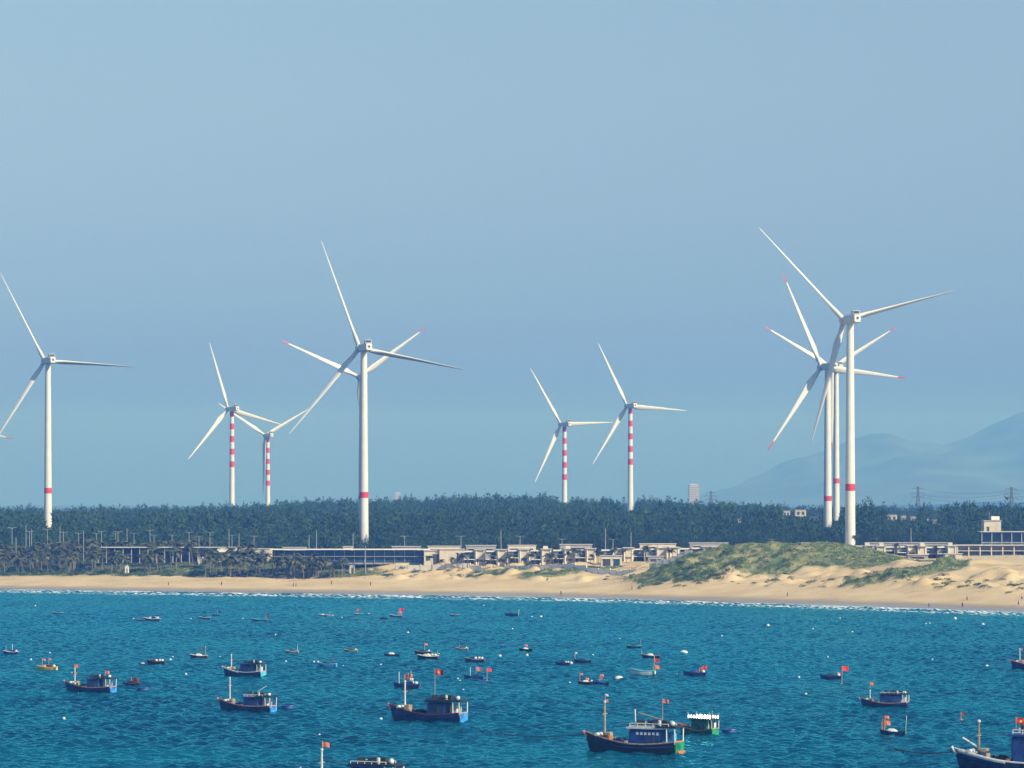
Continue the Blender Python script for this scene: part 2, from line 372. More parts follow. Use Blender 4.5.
# ------------------------------------------------------------------ wind turbines
M_tower = mat('turbine_paint', (0.65, 0.645, 0.60), 0.45, 0.05, 0.25)
M_red = mat('turbine_red_paint', (0.62, 0.035, 0.04), 0.45, 0.08, 0.5)
M_dark = mat('dark_grille', (0.03, 0.035, 0.04), 0.6)
M_grey = mat('pale_grey_paint', (0.45, 0.48, 0.48), 0.5, 0.08, 0.5)
M_conc = mat('foundation_concrete', (0.38, 0.36, 0.32), 0.85, 0.15, 0.8)
def blade_mb(Rb, chord, pitch, tip):
    mb = MB(); st = []
    ss = [0.015, 0.05, 0.09, 0.14, 0.2, 0.27, 0.36, 0.46, 0.56, 0.66, 0.76, 0.85, 0.90, 0.925, 0.96, 0.985, 1.0]
    for s in ss:
        if s < 0.06: c, t = 2.1, 2.1
        else:
            f = min(1, (s - 0.06) / 0.14); f = f * f * (3 - 2 * f)
            cm = chord * (1 - 0.88 * max(0, (s - 0.2) / 0.8) ** 0.75); c = 2.1 * (1 - f) + cm * f
            t = 2.1 * (1 - f) + cm * (0.30 - 0.17 * s) * f
        if s == 1.0: c *= 0.35; t *= 0.4
        tw = pitch + R(16) * (1 - s) ** 2; pre = -1.6 * s * s           # bends upwind
        off = -0.18 * (c - 2.1) if c > 2.1 else 0
        ring = []
        for j in range(10):
            a = 2 * math.pi * j / 10
            u = math.cos(a) * c / 2 - off; w = math.sin(a) * t / 2 * (1 - 0.35 * math.cos(a) if s > .06 else 1)
            ring.append((u * math.cos(tw) - w * math.sin(tw), pre * -1 + u * math.sin(tw) + w * math.cos(tw), s * Rb))
        st.append(ring)
    if tip:
        i = ss.index(0.90)
        mb.loft(st[:i + 1], 0, True, True, False); mb.loft(st[i:], 1, True, False, True)
    else: mb.loft(st, 0, True, True, True)
    return mb
TURB = []
def fit(tips):
    cx_ = sum(t[0] for t in tips) / 3; cy_ = sum(t[1] for t in tips) / 3
    up = [cy_ - t[1] for t in tips]; dx = [t[0] - cx_ for t in tips]
    Rpx = math.sqrt(sum(u * u for u in up) / 1.5); best = None
    for k in range(1800):
        th = k * math.pi / 900; den = [math.sin(th + i * 2 * math.pi / 3) for i in range(3)]
        c = max(0.4, min(0.97, sum(dx[i] * den[i] for i in range(3)) / (Rpx * 1.5)))
        e = sum((Rpx * math.cos(th + i * 2 * math.pi / 3) - up[i]) ** 2 + (Rpx * c * den[i] - dx[i]) ** 2 for i in range(3))
        if best is None or e < best[0]: best = (e, th, c)
    return Rpx, best[2], best[1], cx_, cy_
def refit(tips, Rm, pre=1.6):
    tt = list(tips)
    for _ in range(6):
        Rp, c, th, cx_, cy_ = fit(tt); D = F * Rm / Rp; psi = math.acos(c); hub = Vector((wx(cx_, D), D, wz(cy_, D))); pr = []
        for i in range(3):
            a = th + i * 2 * math.pi / 3; p = hub + Vector((c * math.sin(a), math.sin(psi) * math.sin(a), math.cos(a))) * Rm + Vector((-math.sin(psi), c, 0)) * pre
            pr.append((512 + p.x * F / p.y, YH - (p.z - HC) * F / p.y))
        tt = [(a[0] + t[0] - p[0], a[1] + t[1] - p[1]) for a, t, p in zip(tt, tips, pr)]
    return fit(tt)
def turbine(label, tips, hubpx=None, base_y=520, bands=(), striped=False, tip=False, Rm=54.0, pitch=8, wid=(2.25, 1.5), fix=None):
    """Rotor fitted to three blade ends seen in the photograph; the rotor faces away from the sea (upwind), at its real distance."""
    if fix: Rpx, cpsi, th0, cx_, cy_ = fix
    else: Rpx, cpsi, th0, cx_, cy_ = refit(tips, Rm)
    D = F * Rm / Rpx; psi = math.acos(cpsi); sc = D / F
    hub = Vector((wx(cx_, D), D, wz(cy_, D)))
    ax = Vector((-math.sin(psi), math.cos(psi), 0)); over = 5.4 if (striped or fix or tips[0][0] < 20) else 6.8
    base = hub - ax * over; zg = gz(base.x, base.y); Ht = hub.z - zg
    t = thing('wind_turbine', label, 'wind turbine', (base.x, base.y, zg), 0, 'wind turbines behind the beach')
    rz = math.atan2(-ax.x, ax.y)                       # local +Y is the rotor axis
    top = Ht - 2.0; r0, r1 = wid
    rad = lambda z: r0 + (r1 - r0) * max(0, z / top) ** 1.1
    # z cuts with bands
    cuts = [(0, 0)]
    bl = []
    if striped:
        for k in range(5):
            zt = Ht - 1.6 - k * 10.6 * sc_st; bl.append((zt - 5.0 * sc_st, min(zt, top)))
    for (ya, yb) in bands: bl.append((wz(yb, D) - zg, wz(ya, D) - zg))
    bl = sorted(bl)
    mb = MB(); z = 0; N = 32
    ring = lambda zz: [(rad(zz) * math.cos(2 * math.pi * j / N), rad(zz) * math.sin(2 * math.pi * j / N), zz) for j in range(N)]
    for (za, zb) in bl:
        mb.loft([ring(z), ring(za)], 0); mb.loft([ring(za), ring(zb)], 1); z = zb
    if top - z > 0.05: mb.loft([ring(z), ring(top)], 0)
    mb.build('tower', [M_tower, M_red], t, True)
    f = MB(); f.lathe([(3.6, -0.8), (3.6, 0.35), (3.2, 0.5), (0.1, 0.5)], n=24); f.build('foundation', M_conc, t)
    door = MB(); door.box((r0 * .55, -r0 * .84, 2.0), (0.9, 0.24, 2.1), rz=R(33)); door.build('door', M_grey, t)
    na = MB()
    prof = [(4.6, .72), (3.4, .95), (-1.5, 1.0), (-6.0, 1.0), (-7.6, .9), (-7.9, .8)]
    rings = []
    for y, s_ in prof:
        w, h = 1.75 * s_, 1.85 * s_; c8 = 0.45
        rings.append([(w - c8, y, -h), (w, y, -h + c8), (w, y, h - c8), (w - c8, y, h), (-w + c8, y, h), (-w, y, h - c8), (-w, y, -h + c8), (-w + c8, y, -h)])
    na.loft(rings, 0, True, True, True)
    no = na.build('nacelle', M_tower, t, loc=(0, 0, Ht)); no.rotation_euler = (0, 0, rz)
    co = MB(); co.box((0, -5.6, 2.65), (3.2, 2.2, 1.5), 0, bev=.15); co.build('cooler', M_tower, no)
    v = MB(); v.box((0, -7.98, 0.2), (0.9, 0.12, 0.9)); v.build('vent', M_dark, no); v = MB(); v.box((0, -6.75, 2.7), (2.6, 0.12, 1.0)); v.build('cooler_grille', M_dark, no)
    w = MB(); w.tube([(0.9, -4, 1.8), (0.9, -4, 4.6)], 0.07); w.tube([(0.5, -4, 4.5), (1.3, -4, 4.5)], 0.05); w.build('wind_vane', M_grey, no)
    hb = MB(); hb.lathe([(1.75, -1.9), (1.95, -1.0), (1.95, 0.7), (1.6, 1.7), (0.9, 2.4), (0.1, 2.7)], n=20)
    hm_ = Matrix.Rotation(rz, 4, 'Z') @ Matrix.Rotation(R(-90), 4, 'X')
    ho_ = hb.build('hub', M_tower, t, True, loc=ax * over + Vector((0, 0, Ht))); ho_.rotation_euler = hm_.to_euler()
    bm_ = blade_mb(Rm, 4.0 if pitch < 20 else 3.9, R(pitch), tip); first = None
    for i in range(3):
        th = th0 + i * 2 * math.pi / 3
        if first is None: bo = bm_.build('blade', [M_tower, M_red], t, True); first = bo
        else: bo = first.copy(); COL.objects.link(bo); bo.parent = t
        bo.location = ax * over + Vector((0, 0, Ht))
        bo.rotation_euler = (Matrix.Rotation(rz, 4, 'Z') @ Matrix.Rotation(th, 4, 'Y')).to_euler()
    TURB.append((cx_ + over * math.sin(psi) / sc, D, base_y, max(7, 3.4 / sc)))
sc_st = 0.93
turbine('nearest and tallest white turbine with one red band, far right, just behind the villas', [(759, 228), (955, 290), (811, 443)], base_y=547, bands=[(484, 491)], tip=False, pitch=50)
turbine('white turbine with one red band on the left shore, rotor cut by the picture edge', [(0, 273), (135, 367), (-6, 443)], base_y=528, bands=[(488, 493.5)], pitch=50)
turbine('tall white turbine with a red band, standing behind the long glass fronted hotel', [(322, 241), (463, 369), (288, 435)], base_y=541, bands=[(492, 498)], pitch=50)
turbine('red tipped turbine half hidden behind the tower of the turbine by the hotel', [(282, 343), (428, 325), (364, 463)], base_y=525, bands=[(496, 500)], tip=True, pitch=8)
turbine('white turbine with red tipped blades and a red band, left of the tallest turbine', [(786, 275), (906, 375), (765, 451)], base_y=527, bands=[(496, 501)], tip=True, pitch=10)
turbine('turbine with red tipped blades whose tower stands between two taller right hand towers', [(764, 326), (896, 327), (832, 451)], base_y=521, bands=[(478.5, 483.5)], tip=True, pitch=8)
turbine('left taller of the two red striped turbines whose blades overlap', [(214, 345), (281, 421), (184.6, 461)], base_y=503, striped=True, pitch=10, wid=(2.2, 1.6))
turbine('smaller red striped turbine with one blade hanging down beside its tower', [(219, 404), (311, 407), (262, 495)], base_y=504, striped=True, pitch=10, wid=(2.2, 1.6))
turbine('shorter red striped turbine in the middle of the wooded skyline', [(532, 369), (613, 421), (533, 483)], base_y=503, striped=True, pitch=10, wid=(2.2, 1.6))
turbine('taller red striped turbine in the middle of the wooded skyline', [(601, 345), (686, 408), (590, 465)], base_y=511, striped=True, pitch=10, wid=(2.3, 1.6))
turbine('turbine outside the left picture edge showing only one red tipped blade end', [], base_y=505, tip=True, pitch=10, fix=(74, 0.93, R(102), -58, 423))

# ------------------------------------------------------------------ buildings
M_cream = mat('cream_render', (0.60, 0.53, 0.41), 0.85, 0.10, 0.4)
M_white = mat('white_render', (0.76, 0.73, 0.65), 0.8, 0.08, 0.4)
M_shadeg = mat('grey_shade_haze_render', (0.30, 0.30, 0.30), 0.85, 0.14, 0.4)  # grey walls; also shade on villa recesses and haze on far towers, as colour
M_roof = mat('roof_slab', (0.54, 0.53, 0.50), 0.8, 0.12, 0.5)
M_glass = mat('window_glass', (0.03, 0.07, 0.11), 0.12, 0.2, 0.3, spec=0.6)
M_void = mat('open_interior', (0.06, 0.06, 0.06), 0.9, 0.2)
M_rust = mat('rusty_shutter', (0.20, 0.11, 0.07), 0.8, 0.2)
M_bark = mat('palm_bark', (0.22, 0.18, 0.14), 0.9, 0.25, 1.5)
HIDE = [(p, Dt, yb, w) for (p, Dt, yb, w) in TURB]      # (px, distance, lowest row to stay visible, half width in px)

# long glass fronted hotel
Dh = 1356.0; xa, xb = wx(273, Dh), wx(426, Dh); zb = gz(wx(400, Dh), Dh); topz = wz(549.5, Dh); L = xb - xa; h = topz - zb
t = thing('hotel', 'long low beach hotel with blue glass front under a flat white roof', 'hotel', ((xa + xb) / 2, Dh, zb))
m = MB(); m.box((0, 5, h / 2 - .5), (L - 1.0, 9, h - .1)); m.build('wall', M_shadeg, t)
for z0, z1 in ((0.35, h / 2 - .3), (h / 2 + .15, h - .45)):
    m = MB(); m.box((0, 0.42, (z0 + z1) / 2), (L - 1.4, 0.12, z1 - z0)); m.build('window', M_glass, t)
k = int(L / 4)
for i in range(k + 1):
    m = MB(); m.box((-L / 2 + .5 + i * (L - 1) / k, 0.25, h / 2), (0.20, 0.4, h - .25)); m.build('column', M_shadeg, t)
m = MB(); m.box((0, -0.2, h / 2 - .05), (L - .8, 1.3, 0.2)); m.build('balcony_slab', M_shadeg, t)
m = MB(); m.box((0, 4, h), (L + 2.5, 12.5, 0.34), bev=.05); m.build('roof', M_white, t)
m = MB(); m.box((L / 2 - .5 - 62 * .41 * 0, 0, h / 2), (0.5, 3, h)); m.build('end_wall', M_cream, t)

def block(name, label, cat, px0, px1, ytop, D, mw, openings=(), depth=8, roof=True, group=None, zb=None, par=0.18):
    xa, xb = wx(px0, D), wx(px1, D); zg = min(gz(xa, D), gz(xb, D)) - .3 if zb is None else zb
    h = wz(ytop, D) - zg; w = xb - xa
    t = thing(name, label, cat, ((xa + xb) / 2, D, zg), 0, group)
    m = MB(); m.box((0, depth / 2, h / 2), (w, depth, h)); m.build('wall', mw, t)
    if roof:
        m = MB(); m.box((0, depth / 2, h + par / 2 + .003), (w + .7, depth + .7, par)); m.build('roof', M_roof, t)
    for (nm, u0, u1, v0, v1, mm) in openings:
        m = MB(); x0, x1 = -w / 2 + u0 * w, -w / 2 + u1 * w
        m.box(((x0 + x1) / 2, -.04, h * (v0 + v1) / 2), (x1 - x0, 0.2, h * (v1 - v0))); o = m.build(nm, mm, t)
        m = MB(); zt = h * v1; m.box(((x0 + x1) / 2, -.2, zt + .1), (x1 - x0 + .3, .5, .14)); m.build('lintel', M_roof, o)
    return t
block('beach_house', 'low cream block with a dark doorway joined to the right end of the hotel', 'house', 424, 439, 551, 1350, M_cream, [('door', .62, .98, 0.05, .8, M_void), ('window', .15, .4, .4, .7, M_glass)])
block('beach_house', 'wide plain cream block between the hotel and the villa row', 'house', 439.5, 464, 549.5, 1349, M_cream, [('window', .72, .78, .3, .8, M_void), ('window', .30, .44, .12, .25, M_glass)])

def villa(label, px, D, ytop, flip=False, wpx=22.5, seed=0):
    r = random.Random(seed); sc = D / F; w = wpx * sc; zg = gz(wx(px, D), D) - .4; h = wz(ytop, D) - zg
    t = thing('villa', label, 'villa', (wx(px, D), D, zg), 0, 'row of unfinished beach villas')
    s = -1 if flip else 1
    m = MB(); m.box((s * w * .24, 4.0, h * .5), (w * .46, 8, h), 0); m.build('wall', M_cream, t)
    m = MB(); m.box((-s * w * .23, 5.2, h * .46), (w * .46, 7, h * .92), 0); m.build('rear_wall', M_shadeg, t)  # recess wall is greyed: its shade is put into the colour
    m = MB(); m.box((-s * w * .23, 1.55, h * .90), (w * .48, 1.2, 0.3)); m.build('lintel', M_white, t); m = MB(); m.box((-s * w * .23, 1.2, h * .42), (w * .46, 2.2, 0.24)); m.build('balcony', M_white, t)
    m = MB(); m.box((-s * w * .13, 1.6, h * .66), (w * .17, .3, h * .40)); o = m.build('window', M_glass, t)
    m = MB(); m.box((-s * w * .13, 1.5, h * .66), (w * .19, .12, .12)); m.build('frame', M_white, o)
    m = MB(); m.box((-s * w * .24, 1.62, h * .2), (w * .38, .3, h * .36)); m.build('garage_opening', M_void, t)
    m = MB(); m.box((s * w * .24, 4.0, h + .13), (w * .52, 9.4, 0.22)); m.box((-s * w * .23, 5.2, h * .92 + .12), (w * .45, 7.6, 0.2)); m.build('roof', M_roof, t)
    for q in (.08, .42):
        m = MB(); m.box((s * w * q, -.12, h * (.5)), (w * .045, .3, h * .99)); m.build('pier', M_white, t)
    m = MB(); m.box((s * w * .25, -.06, h * .34), (w * .26, .2, h * .10)); m.build('window', M_rust if r.random() < .5 else M_void, t)
    if r.random() < .6:
        m = MB(); m.box((s * w * .2, 3.5, h + .75), (w * .22, 3, 1.1)); m.build('stair_head', M_cream, t)
ORD = ['first', 'second', 'third', 'fourth', 'fifth', 'sixth', 'seventh', 'eighth', 'ninth', 'tenth', 'eleventh', 'twelfth', 'thirteenth', 'fourteenth', 'fifteenth', 'sixteenth', 'seventeenth', 'eighteenth', 'nineteenth', 'twentieth']
vx = [474.5, 496.5, 518.5, 541, 563.5, 585.5]
for i, px in enumerate(vx): villa('cream villa with grey recess, %s from the hotel in the villa row' % ORD[i], px, 1338 - i * 4, 550.2 - i * .25, seed=i)
vx2 = [(612, 548), (634, 547), (656, 547), (680, 546.5), (702, 546), (722, 546)]
for i, (px, yt) in enumerate(vx2): villa('cream villa set back behind the sea wall, %s from the green dune' % ORD[5 - i], px, 1318 - i * 5, yt + 1.2, i % 2 == 1, seed=20 + i)
for i, (px, yt) in enumerate([(843, 546), (864, 546), (886, 546.5), (907, 546), (927, 546.5), (947, 546)]):
    villa('pale villa on the right beyond the dunes, %s after the tallest turbine' % ORD[i], px, 1262 - i * 3, yt, i % 2 == 0, wpx=20, seed=40 + i)
block('garden_wing', 'low pale terrace block in front of the set back villas', 'house', 601, 622, 556, 1296, M_cream, [('window', .1, .45, .2, .75, M_void), ('window', .6, .9, .2, .75, M_glass)], 5)
block('garden_wing', 'low grey terrace block with a dark opening nearest the green dune', 'house', 648, 664, 556.5, 1288, M_shadeg, [('window', .2, .8, .15, .7, M_void)], 5)
block('garden_wing', 'low flat roofed block with dark doorway below the right hand villas', 'house', 945, 962, 554, 1240, M_cream, [('door', .3, .6, .1, .8, M_void)], 5)
block('garden_wing', 'small grey flat roofed block left of the low doorway block', 'house', 908, 928, 555, 1236, M_shadeg, [('window', .2, .8, .2, .7, M_void)], 5)
# long concrete frame building at the right
def frame_building(name, label, px0, px1, ytop, D, mids, depth=9, wallm=None, zb=None):
    xa, xb = wx(px0, D), wx(px1, D); zg = gz((xa + xb) / 2, D) - .3 if zb is None else zb; h = wz(ytop, D) - zg; w = xb - xa
    t = thing(name, label, 'building', ((xa + xb) / 2, D, zg), 0)
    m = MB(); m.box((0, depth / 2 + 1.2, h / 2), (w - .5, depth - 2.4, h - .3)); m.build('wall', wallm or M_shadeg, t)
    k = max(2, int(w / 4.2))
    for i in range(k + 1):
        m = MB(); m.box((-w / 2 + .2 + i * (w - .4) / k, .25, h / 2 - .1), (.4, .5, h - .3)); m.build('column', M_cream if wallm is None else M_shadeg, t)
    for j, v in enumerate(mids):
        m = MB(); m.box((0, 1.0, h * v), (w - .1, 1.9, .25)); m.build('floor_slab', M_roof, t)
    for i in range(k):
        x = -w / 2 + .2 + (i + .5) * (w - .4) / k
        m = MB(); m.box((x, 1.1, h * .33), (w / k * .6, .3, h * .4)); m.build('window', M_void if i % 3 else M_glass, t)
    m = MB(); m.box((0, depth / 2, h + .1), (w + 1.2, depth + 1.2, .3)); m.build('roof', M_roof, t)
    return t
frame_building('long_building', 'long flat roofed concrete frame building at the right edge behind the villas', 957, 1060, 545.5, 1300, (.5,))
frame_building('glass_hall', 'blue grey flat roofed hall in front of the cream tower block', 981.5, 1062, 532, 1408, (.45,), wallm=M_glass)
t = block('tower_block', 'cream stair tower block rising above the blue grey hall at the right edge', 'building', 984, 1001, 520.8, 1422, M_cream, [('window', .2, .3, .62, .8, M_glass), ('window', .04, .96, .06, .42, M_void)], 9)
m = MB(); m.box((1.5, 3, wz(520.5, 1420) - gz(wx(991, 1420), 1420) + 1.3), (3.5, 3, 1.6)); m.build('roof_hut', M_white, t)
m = MB(); m.tube([(-1, 3, 12), (-1, 3, 17)], .09); m.build('antenna', M_grey, t)
# left: long roof over posts behind the palms, and white pavilions
Dp = 1420.0; xa, xb = wx(98, Dp), wx(216, Dp); zg = gz((xa + xb) / 2, Dp); h = wz(547.3, Dp) - zg
t = thing('long_pavilion', 'very long thin roof on posts behind the palms', 'pavilion', ((xa + xb) / 2, Dp, zg))
m = MB(); m.box((0, 0, h), (xb - xa, 7, .3)); m.build('roof', M_roof, t)
for i in range(15):
    m = MB(); m.box((-(xb - xa) / 2 + .4 + i * (xb - xa - .8) / 14, -2.6, h / 2), (.3, .3, h - .35)); m.build('post', M_grey, t)
m = MB(); m.box((0, 2.6, h * .5), (xb - xa - 1, .25, h * .9)); m.build('rear_wall', M_void, t)
block('white_pavilion', 'white walled pavilion at the right end of the long pavilion roof', 'pavilion', 216, 245, 547.5, 1412, M_white, [('window', .1, .4, .35, .7, M_void), ('window', .55, .9, .35, .7, M_glass)], 8)
block('white_pavilion', 'white flat roofed pavilion touching the left end of the glass hotel', 'pavilion', 246, 271, 549, 1400, M_cream, [('window', .15, .85, .3, .7, M_glass)], 8)
# second roof line behind hotel and villas
for i, (a, bb, yy, lab) in enumerate([(283, 305, 546.5, 'thin white roof behind the left part of the glass hotel'), (343, 352, 545.5, 'small roof box on the skyline of the glass hotel'), (392, 420, 545.5, 'flat pale roof behind the right part of the glass hotel'),
        (428, 460, 545.2, 'flat pale roof rising behind the plain cream blocks'), (466, 496, 544.5, 'flat pale roof behind the first villas of the row'), (508, 536, 544.3, 'flat pale roof behind the middle of the villa row'),
        (560, 592, 543.5, 'flat pale roof behind the last villas before the garden wings'), (640, 676, 542.8, 'flat pale roof behind the set back villas'), (690, 728, 542, 'flat pale roof behind the villas next to the green dune'), (800, 838, 542, 'pale roof showing over the top of the green dune'), (868, 950, 541.8, 'long pale roof behind the villas right of the tallest turbine')]):
    block('rear_house', lab, 'house', a, bb, yy + 1.2, 1392 - i * 3, M_cream if i % 2 else M_shadeg, [('window', .1, .9, .55, .8, M_void)], 7)
# sea wall
pts = [(396, 561.5, 1338), (470, 561.8, 1328), (540, 561.5, 1306), (610, 561.5, 1280), (650, 561.5, 1266), (692, 561, 1256)]
t = thing('sea_wall', 'low white sea wall with posts along the top of the sand below the villas', 'wall', (wx(540, 1306), 1306, 0))
for (p0, _, D0), (p1, _, D1) in zip(pts[:-1], pts[1:]):
    x0, x1 = wx(p0, D0), wx(p1, D1); nseg = 6
    for q in range(nseg):
        a0, a1 = q / nseg, (q + 1) / nseg
        A = Vector((x0 + (x1 - x0) * a0, D0 + (D1 - D0) * a0, 0)); B = Vector((x0 + (x1 - x0) * a1, D0 + (D1 - D0) * a1, 0))
        A.z, B.z = gz(A.x, A.y), gz(B.x, B.y); mid = (A + B) / 2; ln = (B - A).to_2d().length; rzz = math.atan2(B.y - A.y, B.x - A.x)
        off = mid - Vector((wx(540, 1306), 1306, 0)); m = MB(); m.box((off.x, off.y, mid.z + .55), (ln, .3, 2.3), rz=rzz); m.build('wall_panel', M_white, t)
        o2 = A - Vector((wx(540, 1306), 1306, 0)); pm = MB(); pm.box((o2.x, o2.y, A.z + .75), (.45, .45, 2.6), rz=rzz); pm.build('post', M_cream, t)
# right fence of thin posts on the sand
t = thing('post_fence', 'line of thin fence posts on the sand at the far right', 'fence', (wx(990, 1215), 1215, 0))
for i in range(22):
    m = MB(); px = 948 + i * 4; D = 1216 + (i % 3); x = wx(px, D) - wx(990, 1215); z = gz(wx(px, D), D); m.box((x, D - 1215, z + .7), (.16, .16, 2.2)); m.build('post', M_grey, t)
m = MB(); a, c2 = wx(948, 1216) - wx(990, 1215), wx(1032, 1216) - wx(990, 1215)
for dz in (.8, 1.5):
    m = MB(); m.tube([(a + (c2 - a) * q / 8, 1.5, gz(wx(948, 1216) + (c2 - a) * q / 8, 1216) + dz) for q in range(9)], .06); m.build('rail', M_grey, t)
# small hut and sheds
def hut(label, px, D, w, h, mm):
    zg = gz(wx(px, D), D); t = thing('beach_hut', label, 'hut', (wx(px, D), D, zg - .2), 0)
    m = MB(); m.box((0, 0, h / 2), (w, w, h)); m.build('wall', mm, t)
    m = MB(); m.box((0, 0, h + .2), (w * 1.2, w * 1.2, .5), taper=.3); m.build('roof', M_roof, t)
    m = MB(); m.box((0.1, -w / 2, h * .4), (w * .3, .1, h * .75)); m.build('door', M_void, t)
hut('tiny white hut at the edge of the sand in front of the palms', 127, 1384, 1.5, 3.3, M_white)
hut('wide white shed among the palm trunks on the left', 203, 1404, 3.6, 2.6, M_cream)
hut('white shed half hidden by palms left of the glass hotel', 244, 1396, 3.4, 2.6, M_cream)
hut('small pale shed at the foot of the hotel by the sand', 352, 1345, 2.0, 3.0, M_cream)
# houses in clearings of the wood
for px0, px1, yt, yb, D, lab in [(783, 790, 511, 516, 2250, 'small white house in the wood clearing left of the right hand towers'), (795.5, 806, 510, 517, 2250, 'largest white house in the wood clearing beside two right hand towers'),
        (887, 897, 515, 520, 2050, 'wide cream house among the trees right of the tallest turbine'), (902, 906, 516, 520, 2050, 'narrow white house in the wood, second right of the tallest turbine'),
        (911.5, 917, 517, 521, 2050, 'cream house in the wood below the left power pylon'), (925, 928.5, 519, 522, 2050, 'tiny white house in the wood right of the left power pylon'),
        (934, 938, 520, 524, 2050, 'lowest tiny cream house in the wood between the pylons'), (736, 741, 519, 523, 2050, 'tiny pale house in the wood above the green dune'), (810, 819, 517, 521, 2150, 'low ochre house below the white houses in the clearing')]:
    block('wood_house', lab, 'house', px0, px1, yt, D, M_cream, [('window', .15, .4, .72, .9, M_void), ('window', .6, .85, .72, .9, M_void)], 7)
    HIDE.append(((px0 + px1) / 2, D, yb, (px1 - px0) / 2 + 3))
# far town towers
def high_rise(label, px0, px1, yt, D, step):
    xa, xb = wx(px0, D), wx(px1, D); zg = gz((xa + xb) / 2, D); h = wz(yt, D) - zg; w = xb - xa
    t = thing('high_rise', label, 'building', ((xa + xb) / 2, D, zg), 0)
    m = MB(); m.box((0, 8, h / 2), (w, 16, h)); m.build('wall', M_shadeg, t)  # pale wall greyed to look hazier, distance haze put into the colour
    m = MB()
    for k in range(int(h / 3.4)): m.box((0, -.1, 2 + k * 3.4), (w * .84, .25, 1.5))
    m.build('window_band', M_grey, t); t.children[-1]['kind'] = 'stuff'
    m = MB(); m.box((0, 8, h + 1), (w * step, 9, 2)); m.build('roof_plant', M_grey, t)
high_rise('pale rectangular apartment tower rising over the wood right of the striped turbines', 689, 699.5, 485, 5000, .8)
high_rise('faint narrow tower just left of the pale apartment tower', 651, 656, 501, 5600, .4)
high_rise('very faint small tower over the wood right of the hotel turbine', 395, 401, 493, 6500, .5)

# ------------------------------------------------------------------ poles and pylons
M_pole = mat('galvanised_steel', (0.30, 0.32, 0.33), 0.5, 0.08, 0.5)
M_pyl = mat('pylon_steel', (0.14, 0.15, 0.16), 0.6)
lamps = [(12, 527.5, 1), (29.5, 531, 1), (47.5, 529, 1), (63.5, 532, 1), (78.5, 533, 1), (96.5, 533, 1), (101.5, 531, 1), (115.5, 533, 1), (118, 531.5, 1), (134, 533, 1), (150, 530, 1), (154, 535, 1), (189, 532, 1), (199, 536, 1), (210, 532, 1), (232, 535, 1), (254, 536, 1), (172, 535, 1), (404.5, 536, 1), (461, 536, 1), (520, 536, 1), (562, 539, 1), (613, 539, 1), (772, 539, 1)]
poles = [(26, 525, 1480), (31.5, 529, 1490), (60, 526.5, 1480), (83.5, 530.5, 1475), (127, 528.5, 1475), (16, 537, 1440), (229, 529, 1475), (316.5, 530, 1380), (353, 534, 1380), (239, 533, 1480), (501, 530, 1390), (605.5, 528.5, 1380), (631, 532, 1390), (911, 528, 1340), (846.5, 532, 1340), (309, 535, 1430), (365.5, 546, 1340)]
proto = thing('street_lamp', 'x', 'street lamp', (0, 0, 0), 0, 'two armed street lamps behind the beach')
m = MB(); m.tube([(0, 0, 0), (0, 0, 10)], [.17, .12], n=6); m.build('post', M_pole, proto)
m = MB(); m.tube([(-1.5, 0, 10.0), (-.7, 0, 9.9), (0, 0, 9.6), (.7, 0, 9.9), (1.5, 0, 10.0)], .09, n=5); m.build('arm', M_pole, proto)
for s in (-1, 1):
    m = MB(); m.box((s * 1.6, 0, 9.98), (.9, .34, .16), bev=.04); m.build('lamp_head', M_pole, proto)
lab_l = 'two armed grey street lamp, %s from the left'
words = ORD + ['twenty first', 'twenty second', 'twenty third', 'twenty fourth', 'twenty fifth']
for i, (px, yt, _) in enumerate(sorted(lamps)):
    D = 1500.0 if px < 300 else 1400.0; x = wx(px, D); z0 = wz(yt, D) - 10.0; zg = gz(x, D)
    lb = 'two armed grey street lamp, %s lamp along the row from the left' % words[i]
    sc_ = (wz(yt, D) - zg) / 10.0
    if i == 0: o = proto; o.location = (x, D, zg); o['label'] = lb
    else: o = dup(proto, (x, D, zg), random.uniform(-.3, .3), lb)
    o.scale = (1, 1, sc_)
pproto = None
for i, (px, yt, D) in enumerate(sorted(poles)):
    x = wx(px, D); zg = gz(x, D); hgt = wz(yt, D) - zg
    lb = 'thin bare grey pole standing above the roofs and palms, %s pole from the left' % words[i]
    if pproto is None:
        m = MB(); m.lathe([(.20, 0), (.13, 1)], n=8); pproto = o = m.build('bare_pole', M_pole); o.location = (x, D, zg)
    else: o = pproto.copy(); COL.objects.link(o); o.location = (x, D, zg)
    o.scale = (1, 1, hgt); tag(o, lb, 'pole', 'bare poles behind the beach')
def pylon_mb(h, w0=3.2, w1=.6):
    m = MB(); wf = lambda z: w0 + (w1 - w0) * min(1, z / (h * .8))
    for sx in (-1, 1):
        for sy in (-1, 1): m.tube([(sx * wf(z) , sy * wf(z), z) for z in (0, h * .4, h * .8, h)], .22, n=4)
    n = 9
    for i in range(n):
        z0, z1 = h * i / n, h * (i + 1) / n; a, bb = wf(z0), wf(z1)
        for s in (-1, 1):
            m.tube([(-a, s * a, z0), (bb, s * bb, z1)], .13, n=4); m.tube([(a, s * a, z0), (-bb, s * bb, z1)], .13, n=4)
            m.tube([(s * a, -a, z0), (s * bb, bb, z1)], .13, n=4)
    arm = MB()
    for z, L in ((h * .70, 5.5), (h * .82, 6.3), (h * .94, 5.0)):
        for s in (-1, 1):
            arm.tube([(0, 0, z + .9), (s * L, 0, z)], .16, n=4); arm.tube([(0, 0, z - .3), (s * L, 0, z)], .16, n=4)
            arm.tube([(s * L, 0, z), (s * L, 0, z - 1.8)], .16, n=4)
    return m, arm
PYL = []
